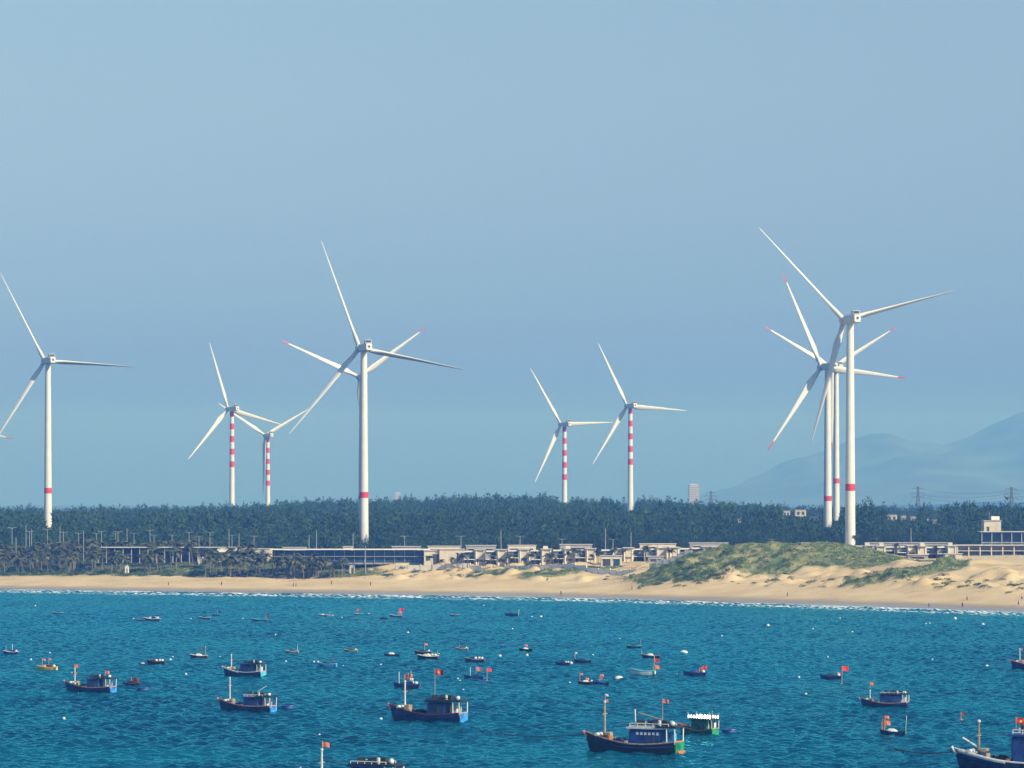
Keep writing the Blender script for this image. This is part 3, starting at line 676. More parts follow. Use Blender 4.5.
for px, yt, D, lab in [(918, 486.5, 2900, 'lattice power pylon over the wood, left one of the right hand pair'), (1011.5, 487, 2700, 'lattice power pylon close to the right picture edge'), (711, 491, 3300, 'small faint pylon right of the pale apartment tower')]:
    x = wx(px, D); zg = gz(x, D); h = wz(yt, D) - zg; t = thing('power_pylon', lab, 'pylon', (x, D, zg), R(12), 'power pylons beyond the wood')
    a, bb = pylon_mb(h); a.build('lattice_mast', M_pyl, t); bb.build('cross_arm', M_pyl, t); PYL.append(Vector((x, D, zg + h)))
P0, P1 = PYL[0], PYL[1]; P2 = P1 + (P1 - P0); m = MB()
for dz, dx in ((-2.5, 5), (-6, -6), (-10, 5.5)):
    for A, B in ((P0, P1), (P1, P2)):
        m.tube([A.lerp(B, q / 10) + Vector((dx, 0, dz - 14 * (q / 10) * (1 - q / 10))) for q in range(11)], .10, n=4)
tag(m.build('power_line', M_pyl), 'thin sagging power cables strung between the lattice pylons', 'cables')

# ------------------------------------------------------------------ trees
M_leaf = bpy.data.materials.new('casuarina_needles'); M_leaf.use_nodes = True
def leaf_nodes(m, c0, c1, c2, sc):
    nt = m.node_tree; b = nt.nodes['Principled BSDF']; b.inputs['Roughness'].default_value = .75; b.inputs['Specular IOR Level'].default_value = .2
    ge = nt.nodes.new('ShaderNodeNewGeometry'); nz = nt.nodes.new('ShaderNodeTexNoise'); nz.inputs['Scale'].default_value = sc; nz.inputs['Detail'].default_value = 4
    nt.links.new(ge.outputs['Position'], nz.inputs['Vector'])
    rp = nt.nodes.new('ShaderNodeValToRGB'); e = rp.color_ramp.elements; e.new(.5)
    for el, (p, c) in zip(e, ((.33, c0), (.5, c1), (.67, c2))): el.position = p; el.color = (*c, 1)
    nt.links.new(nz.outputs['Fac'], rp.inputs[0]); nt.links.new(rp.outputs[0], b.inputs['Base Color'])
leaf_nodes(M_leaf, (0.013, 0.040, 0.020), (0.026, 0.070, 0.028), (0.052, 0.105, 0.036), .13)
M_trunk = mat('tree_bark', (0.11, 0.085, 0.06), .9, .25, 1.5)
def crown_arrays(rs, h, r, n, k):
    """n feathery sprays filling a ragged cone: each spray is k narrow faces."""
    V = []; lean = rs.normal(0, .03, 2)
    lob = [(rs.uniform(-.4, .4) * r, rs.uniform(-.4, .4) * r, rs.uniform(.72, 1.0) * h) for _ in range(3)] + [(0, 0, h)]
    for i in range(n):
        lx, ly, lh = lob[rs.integers(0, 4)]
        z = .16 * h + (lh - .16 * h) * rs.random() ** .85; q = (z - .16 * h) / (lh - .16 * h)
        rr = r * (1 - q) ** .85 * (.55 + .45 * rs.random()) * (1.0 if q > .12 else .6 + 3 * q)
        a = rs.uniform(0, 6.283); c = np.array([lx * q + rr * math.cos(a) + lean[0] * z, ly * q + rr * math.sin(a) + lean[1] * z, z])
        for _ in range(k):
            dr = np.array([math.cos(a) * .7 + rs.normal(0, .4), math.sin(a) * .7 + rs.normal(0, .4), .9 + rs.normal(0, .35)]); dr /= np.linalg.norm(dr)
            L = (1.15 if k > 1 else 2.0) * (.7 + .6 * rs.random()) * (1 - .35 * q) * h / 13; wv = np.cross(dr, rs.normal(0, 1, 3)); wv /= np.linalg.norm(wv) + 1e-6
            wdt = L * .20
            V += [c - wv * wdt, c + wv * wdt, c + dr * L]
    V = np.array(V); return V, np.arange(len(V)).reshape(-1, 3)
def visible_cap(px, D):
    """Rows that must stay clear in front of towers and houses that the photograph shows down to their foot."""
    lim = None
    for p, Dt, yb, w in HIDE:
        if D < Dt + 3 and abs(px - p) < w: lim = yb if lim is None else max(lim, yb)
    return lim
TREES = []
rs = np.random.default_rng(5)
protos = []
for i in range(6):
    h = 13.0; V, Tf = crown_arrays(rs, h, 2.6 + .6 * rs.random(), 240, 2)
    cm = np_mesh('crown', V, Tf, M_leaf)
    tb = MB(); tb.tube([(0, 0, -.5), (.1, .05, 4), (.2, .1, 9), (.2, .1, 12)], [.24, .2, .11, .04], n=6)
    for q in range(4):
        a = q * 1.7; tb.tube([(.15, .08, 4 + q * 1.6), (1.6 * math.cos(a), 1.6 * math.sin(a), 6 + q * 1.6)], [.08, .03], n=4)
    to = tb.build('trunk', M_trunk); protos.append((cm, to.data)); bpy.data.objects.remove(to)
cand = []
yy = 1436.0
while yy < 1800:
    step = 6.2
    for xx in np.arange(-.2 * yy, .2 * yy, step):
        x = xx + rs.uniform(-2.6, 2.6); y = yy + rs.uniform(-2.5, 2.5); cand.append((y - 25 * math.sin(x / 60) , x, y))
    yy += 5.6
cand = [(s_, x, y) for s_, x, y in cand if y > 1442 + 8 * math.sin(x / 33) + 62 * (x < -55)]
cand.sort()
near, rest = [], []
for s_, x, y in cand:
    px = 512 + x * F / y; inview = -8 < px < 1032
    (near if inview and len(near) < 300 else rest).append((x, y))
def tree_height(x, y):
    hgt = 12.2 + 2.2 * float(vnoise(np.array([x / 38]), np.array([y / 60]), 8)[0]) + rs.normal(0, 1.8)
    if x > 70: hgt += -1.0 + 3.2 * float(vnoise(np.array([x / 14]), np.array([y / 30]), 12)[0])
    if rs.random() < .04: hgt += 2.5
    hgt *= .45 + .55 * min(1, max(0, (y - 1440 + 20 * math.sin(x / 21)) / 130))
    return hgt
def capped(x, y, hgt, zg):
    px = 512 + x * F / y; lim = visible_cap(px, y)
    if lim is not None: hgt = min(hgt, wz(lim, y) - zg)
    return hgt
for i, (x, y) in enumerate(near):
    zg = gz(x, y); h = capped(x, y, tree_height(x, y), zg)
    if h < 2.5: continue
    cm, tm = protos[i % 6]
    t = thing('casuarina_tree', 'feathery dark green casuarina tree in the front rows of the coastal wood', 'tree', (x, y, zg), rs.uniform(0, 6.28), 'casuarina trees along the front of the wood')
    wsc = max(.62, min(1.2, h / 13)) * rs.uniform(.9, 1.15); t.scale = (wsc, wsc, h / 13)
    link('crown', cm, t); link('trunk', tm, t)
# the wood behind as one mass
far = list(rest)
yy = 1800.0
while yy < 2760:
    for xx in np.arange(-.2 * yy, .2 * yy, 7.8): far.append((xx + rs.uniform(-3.4, 3.4), yy + rs.uniform(-4, 4)))
    yy += 8.6 + (yy - 1800) * .006
fp = [crown_arrays(rs, 13.0, 3.1, 84, 1) for _ in range(14)]
VV = []; FF = []; nn = 0; fx = np.array([p[0] for p in far]); fy = np.array([p[1] for p in far]); fz = ground(fx, fy)
for x, y, zg in zip(fx, fy, fz):
    if x > 40 and y > 1900 and vnoise(np.array([x / 70]), np.array([y / 60]), 77)[0] > .45: continue       # clearings on the right
    h = capped(x, y, tree_height(x, y), zg)
    if h < 2.5: continue
    V, Tf = fp[rs.integers(0, 14)]; a = rs.uniform(0, 6.28); ca, sa = math.cos(a), math.sin(a); w = max(.5, min(1.25, h / 12)) * rs.uniform(.9, 1.2)
    VV.append(np.stack([(V[:, 0] * ca - V[:, 1] * sa) * w + x, (V[:, 0] * sa + V[:, 1] * ca) * w + y, V[:, 2] * h / 13 + zg], 1)); FF.append(Tf + nn); nn += len(V)
me = np_mesh('forest', np.concatenate(VV), np.concatenate(FF), M_leaf)
tag(link('forest', me), 'dark blue green casuarina wood stretching back to the skyline', 'forest', kind='stuff')
del VV, FF

# palms
M_frond = bpy.data.materials.new('palm_fronds'); M_frond.use_nodes = True
leaf_nodes(M_frond, (0.035, 0.052, 0.02), (0.07, 0.09, 0.032), (0.15, 0.14, 0.06), .35)
M_ptrunk = mat('pale_palm_bark', (0.20, 0.175, 0.15), .9, .25, 2.0)
palms = []
for i in range(6):
    r = random.Random(i); m = MB(); top = Vector((r.uniform(-.7, .7), r.uniform(-.5, .5), 6.3))
    n = 25 if i < 4 else 18
    for q in range(n):
        a = 6.283 * q / n + r.uniform(-.2, .2); el = r.uniform(-.2, 1.25); L = r.uniform(2.3, 3.3); prev = None; pts = []
        for j in range(5):
            u = j / 4; rr = L * u * math.cos(el * (1 - .3 * u)) ; zz = L * (u * math.sin(el) - .62 * u * u)
            pts.append(top + Vector((rr * math.cos(a), rr * math.sin(a), zz)))
        side = Vector((-math.sin(a), math.cos(a), 0))
        for j in range(4):
            w0 = .58 * math.sin(math.pi * min(.95, .18 + j / 4 * .8)); w1 = .58 * math.sin(math.pi * min(.97, .18 + (j + 1) / 4 * .8))
            for s in (-1, 1):
                m.add([pts[j], pts[j + 1], pts[j + 1] + side * s * w1 + Vector((0, 0, -.28 * w1)), pts[j] + side * s * w0 + Vector((0, 0, -.28 * w0))], [(0, 1, 2, 3)])
    co_ = m.build('crown', M_frond); cm = co_.data; bpy.data.objects.remove(co_)
    m = MB(); m.tube([(0, 0, -.4), (top.x * .2, top.y * .2, 2), (top.x * .6, top.y * .6, 4.4), tuple(top)], [.22, .15, .12, .11], n=7)
    to_ = m.build('trunk', M_ptrunk); tm = to_.data; bpy.data.objects.remove(to_)
    palms.append((cm, tm))
def palm(x, y, h, i, label, group):
    t = thing('palm_tree', label, 'palm tree', (x, y, gz(x, y)), rs.uniform(0, 6.28), group); s = h / 7.4; t.scale = (s, s, s)
    link('crown', palms[i][0], t); link('trunk', palms[i][1], t)
cnt = 0
for _ in range(4000):
    if cnt >= 299: break
    px = rs.uniform(-12, 345); D = rs.uniform(1348, 1398) if 205 < px < 270 and rs.random() < .75 else (rs.uniform(1385, 1450) if rs.random() < .7 else rs.uniform(1450, 1525)) if px < 262 else rs.uniform(1330, 1355); x = wx(px, D); dd = D - float(shore_y(np.array([x]))[0])
    if dd < (74 if px < 205 else 58): continue
    if px > 262 and rs.random() < .5: continue
    if px > 96 and 1408 < D < 1432: continue
    if px > 212 and 1398 < D: continue
    if px > 268 and D > 1352: continue
    if px > 345: continue
    palm(x, D, rs.uniform(5.6, 9.4), int(rs.integers(0, 6)), 'coconut palm in the dense palm grove on the left behind the sand', 'palms of the grove on the left'); cnt += 1
for i, px in enumerate([432, 441, 452, 463, 468, 477, 486, 493, 500, 509, 514, 524, 531, 535, 546, 553, 558, 567, 574, 579, 590, 598, 603, 615, 626, 636, 645, 648, 668, 672, 690, 694, 703, 712]):
    D = 1330 - max(0, px - 480) * .16 + 2; palm(wx(px, D), D - 4, rs.uniform(4.4, 6.8), i % 6, 'small palm planted in front of the cream villas', 'small palms in front of the villas')
for px in (855, 876, 897, 918, 936): palm(wx(px, 1250), 1250, rs.uniform(3.8, 5.2), px % 6, 'small palm in front of the right hand villas', 'small palms right of the tallest turbine')
for px, D in ((1006, 1222), (1010, 1224), (1015, 1221), (1019, 1225), (1024, 1222)):
    pass

# bushes along the beach bank and on the dunes
M_bush = bpy.data.materials.new('beach_shrub_leaves'); M_bush.use_nodes = True
leaf_nodes(M_bush, (0.032, 0.062, 0.02), (0.06, 0.115, 0.03), (0.10, 0.155, 0.045), .6)
bprot = []
for i in range(5):
    V = []
    lob = [(rs.uniform(-.8, .8), rs.uniform(-.5, .5), rs.uniform(.5, .9)) for _ in range(5)]
    for _ in range(170):
        lx, ly, lr = lob[rs.integers(0, 5)]; v = rs.normal(0, 1, 3); v /= np.linalg.norm(v); v[2] = abs(v[2]); c = np.array([lx, ly, 0]) + v * lr * rs.uniform(.7, 1.05)
        t1 = rs.normal(0, 1, 3); t1 /= np.linalg.norm(t1); t2 = np.cross(v, t1); L = rs.uniform(.14, .3)
        V += [c - t1 * L * .5, c + t1 * L * .5, c + (v + t2 * .6) * L]
    bprot.append(np_mesh('beach_shrub', np.array(V), np.arange(len(V)).reshape(-1, 3), M_bush))
def bush(x, y, s, label, group, hz_=1.0):
    o = link('beach_shrub', bprot[int(rs.integers(0, 5))], None, (x, y, gz(x, y) - .1)); o.rotation_euler = (0, 0, rs.uniform(0, 6.28)); o.scale = (s, s, s * hz_)
    tag(o, label, 'shrub', group)
k = 0
while k < 112:
    px = rs.uniform(-8, 345); x = wx(px, 1390); y = float(shore_y(np.array([x]))[0]) + rs.uniform(68, 84); bush(x, y, rs.uniform(1.1, 2.6), 'low green shrub on the bank between the sand and the palms', 'shrubs on the bank under the palms', .8); k += 1
k = 0
spots = [(345, 500, 66, 92), (460, 620, 66, 86), (610, 700, 62, 88), (740, 860, 52, 72), (800, 1000, 62, 78), (900, 1024, 70, 84)]
while k < 184:
    a, bb, d0, d1 = spots[(0, 0, 4, 1, 4, 5, 3, 0, 2, 4)[k % 10]]; px = rs.uniform(a, bb); D = 1250 if px < 700 else 1170; x = wx(px, D); y = float(shore_y(np.array([x]))[0]) + rs.uniform(d0, d1)
    bush(x, y, rs.uniform(.5, 1.7), 'dark low scrub clump on the eroded dune face', 'scrub clumps along the dune face', .7); k += 1
k = 0
while k < 56:
    x = rs.normal(70, 9); y = rs.normal(1231, 6); bush(x, y, rs.uniform(.8, 2.0), 'dark shrub on the steep left slope of the green dune', 'shrubs on the left slope of the green dune', .8); k += 1
# grass on the dunes, one mass
V = []; gx = rs.uniform(-230, 230, 60000); gy = gx * 0 + shore_y(gx) + rs.uniform(45, 150, 60000); gmk = grass_mask(gx, gy); keep = gmk > rs.uniform(.35, .9, 60000)
gx, gy = gx[keep], gy[keep]; gzz = ground(gx, gy); n_ = len(gx)
ang = rs.uniform(0, 6.28, n_); hh = rs.uniform(.25, .6, n_); ww = rs.uniform(.12, .3, n_)
A = np.stack([gx - np.cos(ang) * ww, gy - np.sin(ang) * ww, gzz - .05], 1); B = np.stack([gx + np.cos(ang) * ww, gy + np.sin(ang) * ww, gzz - .05], 1)
C_ = np.stack([gx + rs.uniform(-.2, .2, n_), gy + rs.uniform(-.2, .2, n_), gzz + hh], 1)
V = np.stack([A, B, C_], 1).reshape(-1, 3)
M_grass = bpy.data.materials.new('dune_grass_blades'); M_grass.use_nodes = True
leaf_nodes(M_grass, (0.035, 0.07, 0.02), (0.075, 0.13, 0.032), (0.15, 0.18, 0.06), .25)
tag(link('dune_grass', np_mesh('dune_grass', V, np.arange(len(V)).reshape(-1, 3), M_grass)), 'green dune grass covering the mound and the bank', 'grass', kind='stuff')
# ------------------------------------------------------------------ fishing boats
M_navy = mat('navy_hull_paint', (0.013, 0.036, 0.125), 0.45, 0.42, 0.9, detail=7.0)
M_black = mat('tarred_hull', (0.012, 0.016, 0.022), 0.55, 0.42, 0.9, detail=7.0)
M_blue = mat('blue_cabin_paint', (0.018, 0.06, 0.22), 0.5, 0.42, 0.9, detail=7.0)
M_sky = mat('light_blue_paint', (0.05, 0.27, 0.60), 0.5, 0.42, 0.9, detail=7.0)
M_cyan = mat('turquoise_paint', (0.10, 0.42, 0.55), 0.5, 0.12, 1.2)
M_green = mat('green_paint', (0.02, 0.30, 0.13), 0.5, 0.42, 0.9, detail=7.0)
M_dgreen = mat('dark_green_hull', (0.014, 0.15, 0.085), 0.5, 0.42, 0.9, detail=7.0)
M_orange = mat('orange_paint', (0.62, 0.17, 0.06), 0.55, 0.2, 2)
M_pink = mat('faded_pink_paint', (0.62, 0.20, 0.20), 0.6, 0.2, 2)
M_wood = mat('weathered_deck', (0.27, 0.20, 0.14), 0.85, 0.25, 2)
M_bwhite = mat('boat_white_paint', (0.62, 0.62, 0.58), 0.5, 0.12, 2)
M_flagr = mat('red_flag_cloth', (0.60, 0.03, 0.025), 0.8, 0.1, 3)
M_flago = mat('orange_flag_cloth', (0.72, 0.19, 0.10), 0.8, 0.15, 3)
M_flagp = mat('faded_pink_cloth', (0.55, 0.16, 0.18), 0.8, 0.15, 3)
M_star = mat('yellow_star_cloth', (0.85, 0.62, 0.06), 0.8, 0.05, 3)
M_yel = mat('yellow_paint', (0.62, 0.42, 0.12), 0.6, 0.15, 2)
M_maroon = mat('maroon_paint', (0.10, 0.025, 0.03), 0.6, 0.2, 2)
M_net = mat('dark_net', (0.02, 0.03, 0.035), 0.95, 0.4, 6)
M_tarp = mat('blue_tarpaulin', (0.01, 0.04, 0.22), 0.55, 0.2, 2)
M_rope = mat('mooring_rope', (0.05, 0.045, 0.04), 0.9, 0.2, 3)
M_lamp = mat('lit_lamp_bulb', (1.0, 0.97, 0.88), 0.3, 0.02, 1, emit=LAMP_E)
M_skin = mat('skin', (0.35, 0.2, 0.13), 0.6, 0.1)
M_pole2 = mat('bamboo_pole', (0.36, 0.28, 0.18), 0.7, 0.2, 3)

def hull_station(t, L, B, bow, stern, mid, k=0.0):
    b = B / 2 * (0.80 + 0.20 * math.sin(min(1, t / .45) * math.pi / 2)) if t < .45 else B / 2 * max(0.03, 1 - ((t - .45) / .55) ** 2.4)
    zs = mid + (bow - mid) * max(0, (t - .38) / .62) ** 1.9 + (stern - mid) * max(0, (.38 - t) / .38) ** 1.6
    x = (t - .5) * L
    return x, b, zs
def star(mb, c, ux, uz, r, off):
    pts = []
    for i in range(10):
        a = math.pi / 2 + i * math.pi / 5; q = r if i % 2 == 0 else r * .4
        pts.append(Vector(c) + Vector(ux) * math.cos(a) * q + Vector(uz) * math.sin(a) * q + Vector(off))
    mb.add([*pts, Vector(c) + Vector(off)], [(i, (i + 1) % 10, 10) for i in range(10)])
def add_flag(t, base, size, m, ph=0.0, st=False, pole=None, name='flag', vdir=(-1, -.25, 0)):
    """Cloth streaming astern from the top of a thin pole."""
    base = Vector(base); dv = Vector(vdir).normalized() * size
    if pole:
        p = MB(); p.tube([base - Vector((0, 0, pole)), base + Vector((0, 0, .1))], [.06, .045], n=5); par = p.build('flag_pole', M_pole2, t)
    else: par = t
    c = MB(); c.cloth(base - Vector((0, 0, size * .66)), dv, (0, 0, size * .66), 8, 4, .07, 0, ph, size * .12); f = c.build(name, m, par, True)
    if st:
        s = MB(); mid = base + dv * .5 - Vector((0, 0, size * .36)); nrm = dv.cross(Vector((0, 0, 1))).normalized() * .16 * size
        star(s, mid, dv.normalized(), (0, 0, 1), size * .22, nrm); star(s, mid, dv.normalized(), (0, 0, 1), size * .22, -nrm); s.build('star', M_star, t)
    return f

def fishing_boat(label, px, y, Lpx, alpha=26, hull=None, transom=None, rail=None, cabin=None, mast=.36, flags=(), lamps=False, seed=0, cab=(.04, .43), canopy=M_net, stern_high=.115, roofgear=True, bulge=None, bow_white=False, cabin_h=.125, wide_roof=False, Dm=None, foot=None, mastm=None, booms=()):
    r = random.Random(seed); D = Dm or sea_d(y); sc = D / F; Bm = .27
    ca, sa = math.cos(R(alpha)), math.sin(R(alpha))
    L = Lpx * sc / (ca + Bm * .8 * sa); B = Bm * L
    hull = hull or M_navy; transom = transom or M_sky; rail = rail or M_pink; cabin = cabin or M_blue
    t = thing('fishing_boat', label, 'fishing boat', (wx(px, D), D, 0), R(180 - alpha), 'larger cabin fishing boats at anchor')
    bow, stern, mid = .185 * L, stern_high * L, .085 * L
    ts = [0, .06, .15, .27, .38, .5, .62, .74, .84, .92, .97, 1.0]
    m = MB(); rings = []; topP = []
    for u in ts:
        x, b, zs = hull_station(u, L, B, bow, stern, mid)
        rake = .05 * L * max(0, (u - .8) / .2) ** 1.5
        def P(f, z): return (x + rake * (z / bow), f * b, z)
        pr = [(0, -.06 * L), (.55, -.052 * L), (.80, -.02 * L), (.90, .015 * L), (.97, zs * .6), (1.0, zs)]
        inn = [(max(.0, 1 - .05 * L / max(b, .01) * .35), zs), (max(.0, .93 - .05 * L / max(b, .01) * .35), zs - .045 * L)]
        half = [P(f, z) for f, z in pr]
        full = [(p[0], -p[1], p[2]) for p in half[:0:-1]] + half
        rings.append(full); topP.append((half[-1], full[0]))
    m.loft(rings, 0, False); m.build('hull', hull, t, True)
    tr = MB(); r0 = rings[0]; o = [(p[0] - .012 * L, p[1] * 1.004, p[2]) for p in r0]; tr.add(o + [(p[0] + .01, p[1], p[2]) for p in r0], [tuple(range(len(o)))] + [(i, i + 1, len(o) + i + 1, len(o) + i) for i in range(len(o) - 1)])
    tro = tr.build('transom', transom, t)
    if foot:
        q = MB(); q.box((-L / 2 - .02 * L, 0, .012 * L), (.03 * L, B * .62, .035 * L)); q.build('stern_stripe', foot, tro)
    dk = MB(); dr = []
    for u in ts:
        x, b, zs = hull_station(u, L, B, bow, stern, mid); dr.append([(x, -b * .97, zs - .035 * L), (x, b * .97, zs - .035 * L)])
    dk.loft(dr, 0, False); dk.build('deck', M_wood, t)
    rl = MB()
    for side in (0, 1): rl.tube([(tp[side][0], tp[side][1], tp[side][2] + .004 * L) for tp in topP], .0085 * L, n=5)
    rl.build('rail', rail, t)
    sr = MB(); sr.tube([topP[0][0], topP[0][1]], .011 * L, n=6); sr.build('stern_rail', M_orange if seed in (1, 6, 7) else M_pink, t)
    for u in (.25, .45, .6):
        x, b, zs = hull_station(u, L, B, bow, stern, mid)
    wl = MB()
    for s in (-1, 1):
        wl.tube([(hull_station(u, L, B, bow, stern, mid)[0] + (.05 * L * max(0, (u - .8) / .2) ** 1.5) * .6, s * (hull_station(u, L, B, bow, stern, mid)[1] * .972 + .02), hull_station(u, L, B, bow, stern, mid)[2] * .62) for u in ts[:-1]], .006 * L, n=4)
    wl.build('rubbing_strake', M_black if hull is not M_black else M_navy, t)
    # stem head
    sp = MB(); sp.tube([(L * .5 + .03 * L, 0, bow * .75), (L * .5 + .075 * L, 0, bow * 1.1)], [.018 * L, .014 * L], n=6); sp.build('stem_head', M_pink if not bow_white else M_bwhite, t)
    if bow_white:
        q = MB()
        for s in (-1, 1):
            q.tube([(hull_station(u, L, B, bow, stern, mid)[0] + (.05 * L * max(0, (u - .8) / .2) ** 1.5), s * (hull_station(u, L, B, bow, stern, mid)[1] + .02), hull_station(u, L, B, bow, stern, mid)[2] * .95) for u in (.56, .66, .74, .84, .92, .97)], .014 * L, n=5)
        q.build('bow_stripe', M_bwhite, t)
    # cabin
    x0, x1 = (cab[0] - .5) * L, (cab[1] - .5) * L; zb = mid - .035 * L; zc = stern + cabin_h * L; w = B * .74
    m = MB(); m.box(((x0 + x1) / 2 + .05 * L, 0, (zb + zc) / 2), (x1 - x0 - .1 * L, w, zc - zb), bev=.02 * L); cb = m.build('cabin', cabin, t)
    # windows along the side and in front
    nwin = 6 if L > 12 else 4
    for s in (-1, 1):
        for i in range(nwin):
            xx = x0 + .12 * L + (x1 - x0 - .2 * L) * (i + .5) / nwin
            q = MB(); q.box((xx, s * (w / 2 + .01), zc - .045 * L), (.026 * L, .05, .03 * L)); q.build('window', M_glass if not (seed == 1) else M_bwhite, cb)
    q = MB(); q.box((x1 + .012, 0, zc - .045 * L), (.05, w * .7, .035 * L)); q.build('windscreen', M_glass, cb)
    q = MB(); q.box((x0 + .2 * L, w / 2 + .012, zb + (zc - zb) * .42), (.035 * L, .05, (zc - zb) * .6)); q.build('door', M_void, cb)
    q = MB(); q.box(((x0 + x1) / 2 + .05 * L, 0, zc + .008 * L), (x1 - x0 - .06 * L, w * 1.12, .018 * L), bev=.01); q.build('roof', M_bwhite if seed == 1 else cabin, cb)
    q = MB(); q.box((x0 + .06 * L, -w * .3, zb + (zc - zb) * .5), (.10 * L, w * .3, (zc - zb) * .62), bev=.02); q.build('stern_locker', M_sky if seed in (0, 1) else M_bwhite, t)
    # canopy aft on posts, with rack and gear on top
    cx0, cx1 = -L / 2 - .02 * L, (x1 if wide_roof else x0 + .16 * L); zt = zc + .01 * L
    m = MB(); m.box(((cx0 + cx1) / 2, 0, zt + .015 * L), (cx1 - cx0, B * .86, .018 * L)); cn = m.build('canopy', canopy, t)
    for xx in (cx0 + .02 * L, cx0 + .11 * L):
        for s in (-1, 1):
            q = MB(); q.tube([(xx, s * B * .38, stern - .02 * L), (xx, s * B * .4, zt + .015 * L)], .0085 * L, n=5); q.build('canopy_post', M_cyan if seed in (0, 3) else M_bwhite, cn)
    rr = MB()
    for s in (-1, 1):
        for zq in (.03, .055): rr.tube([(x0 + .02 * L, s * w * .5, zc + zq * L), (x1 - .02 * L, s * w * .5, zc + zq * L)], .004 * L, n=4)
        for i in range(6): xx = x0 + .02 * L + (x1 - x0 - .04 * L) * i / 5; rr.tube([(xx, s * w * .5, zc), (xx, s * w * .5, zc + .058 * L)], .004 * L, n=4)
    rr.build('roof_rail', M_bwhite if r.random() < .5 else M_net, t)
    # mast
    if mast:
        xm = .33 * L; _, _, zs = hull_station(.83, L, B, bow, stern, mid); zt_ = zs + mast * L * .92
        m = MB(); m.tube([(xm, 0, zs - .05 * L), (xm, 0, zt_)], [.0135 * L, .009 * L], n=7); mo = m.build('mast', mastm or M_bwhite, t)
        q = MB(); q.tube([(xm, -.055 * L, zt_ - .11 * L), (xm, .055 * L, zt_ - .11 * L)], .006 * L, n=5); q.build('crosstree', M_pole2, mo)
        q = MB(); q.lathe([(.001, 0), (.015 * L, .006 * L), (.015 * L, .022 * L), (.001, .03 * L)], (xm, 0, zt_), n=8); q.build('mast_light', M_bwhite, mo)
        for s in (-1, 1):
            q = MB(); q.tube([(xm, 0, zt_ - .06 * L), (.5 * L if s > 0 else 0.02 * L, 0, bow * 1.0 if s > 0 else zc - .01 * L)], .0028 * L, n=4); q.build('stay', M_rope, mo)
        q = MB(); q.box((xm - .05 * L, 0, zs + .02 * L), (.06 * L, B * .34, .07 * L), bev=.02); q.build('winch_box', M_pole2, t)
        q = MB(); q.tube([(.40 * L, -B * .25, zs + .03 * L), (.40 * L, B * .25, zs + .03 * L)], .018 * L, n=8); q.build('anchor_roller', M_bwhite, t)
    for b_ in booms:
        q = MB(); q.tube([(b_[0] * L, b_[1] * L, b_[2] * L), (b_[3] * L, b_[4] * L, b_[5] * L)], .008 * L, n=5); q.build('boom', M_bwhite if b_[6] else M_pole2, t)
    for (fx, fz, fs, fm, st, pole) in flags:
        add_flag(t, (fx * L, 0, fz * L), fs * L, fm, r.random() * 6, st, pole * L)
    if lamps:
        for s in (-1, 1):
            q = MB(); q.tube([(cx0 + .04 * L, s * B * .46, zt + .075 * L), (x1 + .05 * L, s * B * .46, zt + .075 * L)], .006 * L, n=4); rk = q.build('lamp_rack', M_grey, t)
            for i in range(9):
                xx = cx0 + .06 * L + (x1 - cx0 - .03 * L) * i / 8
                q = MB(); q.lathe([(.002, -.034), (.012, -.026), (.015, -.008), (.010, .014), (.008, .03)], n=8); o = q.build('lamp', M_lamp, rk, True); o.location = (xx, s * B * .46, zt + .06 * L); o.scale = (L, L, L)
            for xx in (cx0 + .04 * L, (cx0 + x1) / 2, x1 + .05 * L):
                q = MB(); q.tube([(xx, s * B * .44, zt), (xx, s * B * .46, zt + .14 * L)], .006 * L, n=4); q.build('rack_post', M_bwhite, rk)
    t['_len'] = L
    t['_geo'] = (L, B, bow, stern, mid, x0, x1, zb, zc, zt)
    return t
def on_boat(t, p):
    return Vector(t.location) + Matrix.Rotation(t.rotation_euler.z, 3, 'Z') @ Vector(p)
def gear(t, name, label, cat, p, mbm, m, group=None, rz=0):
    o = mbm.build(name, m); o.location = on_boat(t, p); o.rotation_euler = (0, 0, t.rotation_euler.z + rz); tag(o, label, cat, group); return o
def heap_mb(lx, ly, lz, seed, n=12):
    r = random.Random(seed); m = MB(); rings = []
    for q in range(6):
        f = q / 5; s_ = math.cos(f * 1.45) ** .8
        rings.append([(lx / 2 * s_ * math.cos(6.283 * j / n) * r.uniform(.85, 1.12), ly / 2 * s_ * math.sin(6.283 * j / n) * r.uniform(.85, 1.12), lz * math.sin(f * 1.5708) * r.uniform(.85, 1.1)) for j in range(n)])
    m.loft(rings, 0, True, True, True); return m
def barrel_mb(rad, h):
    m = MB(); m.lathe([(rad * .9, 0), (rad, .06 * h), (rad, .32 * h), (rad * 1.05, .34 * h), (rad, .37 * h), (rad, .64 * h), (rad * 1.05, .66 * h), (rad, .69 * h), (rad, .93 * h), (rad * .85, h), (rad * .3, h), (rad * .3, h * 1.06)], n=12); return m
def roundfloat_mb(rad):
    m = MB(); m.lathe([(rad * math.sin(math.pi * i / 8) + .002, rad - rad * math.cos(math.pi * i / 8)) for i in range(9)] , n=10); return m

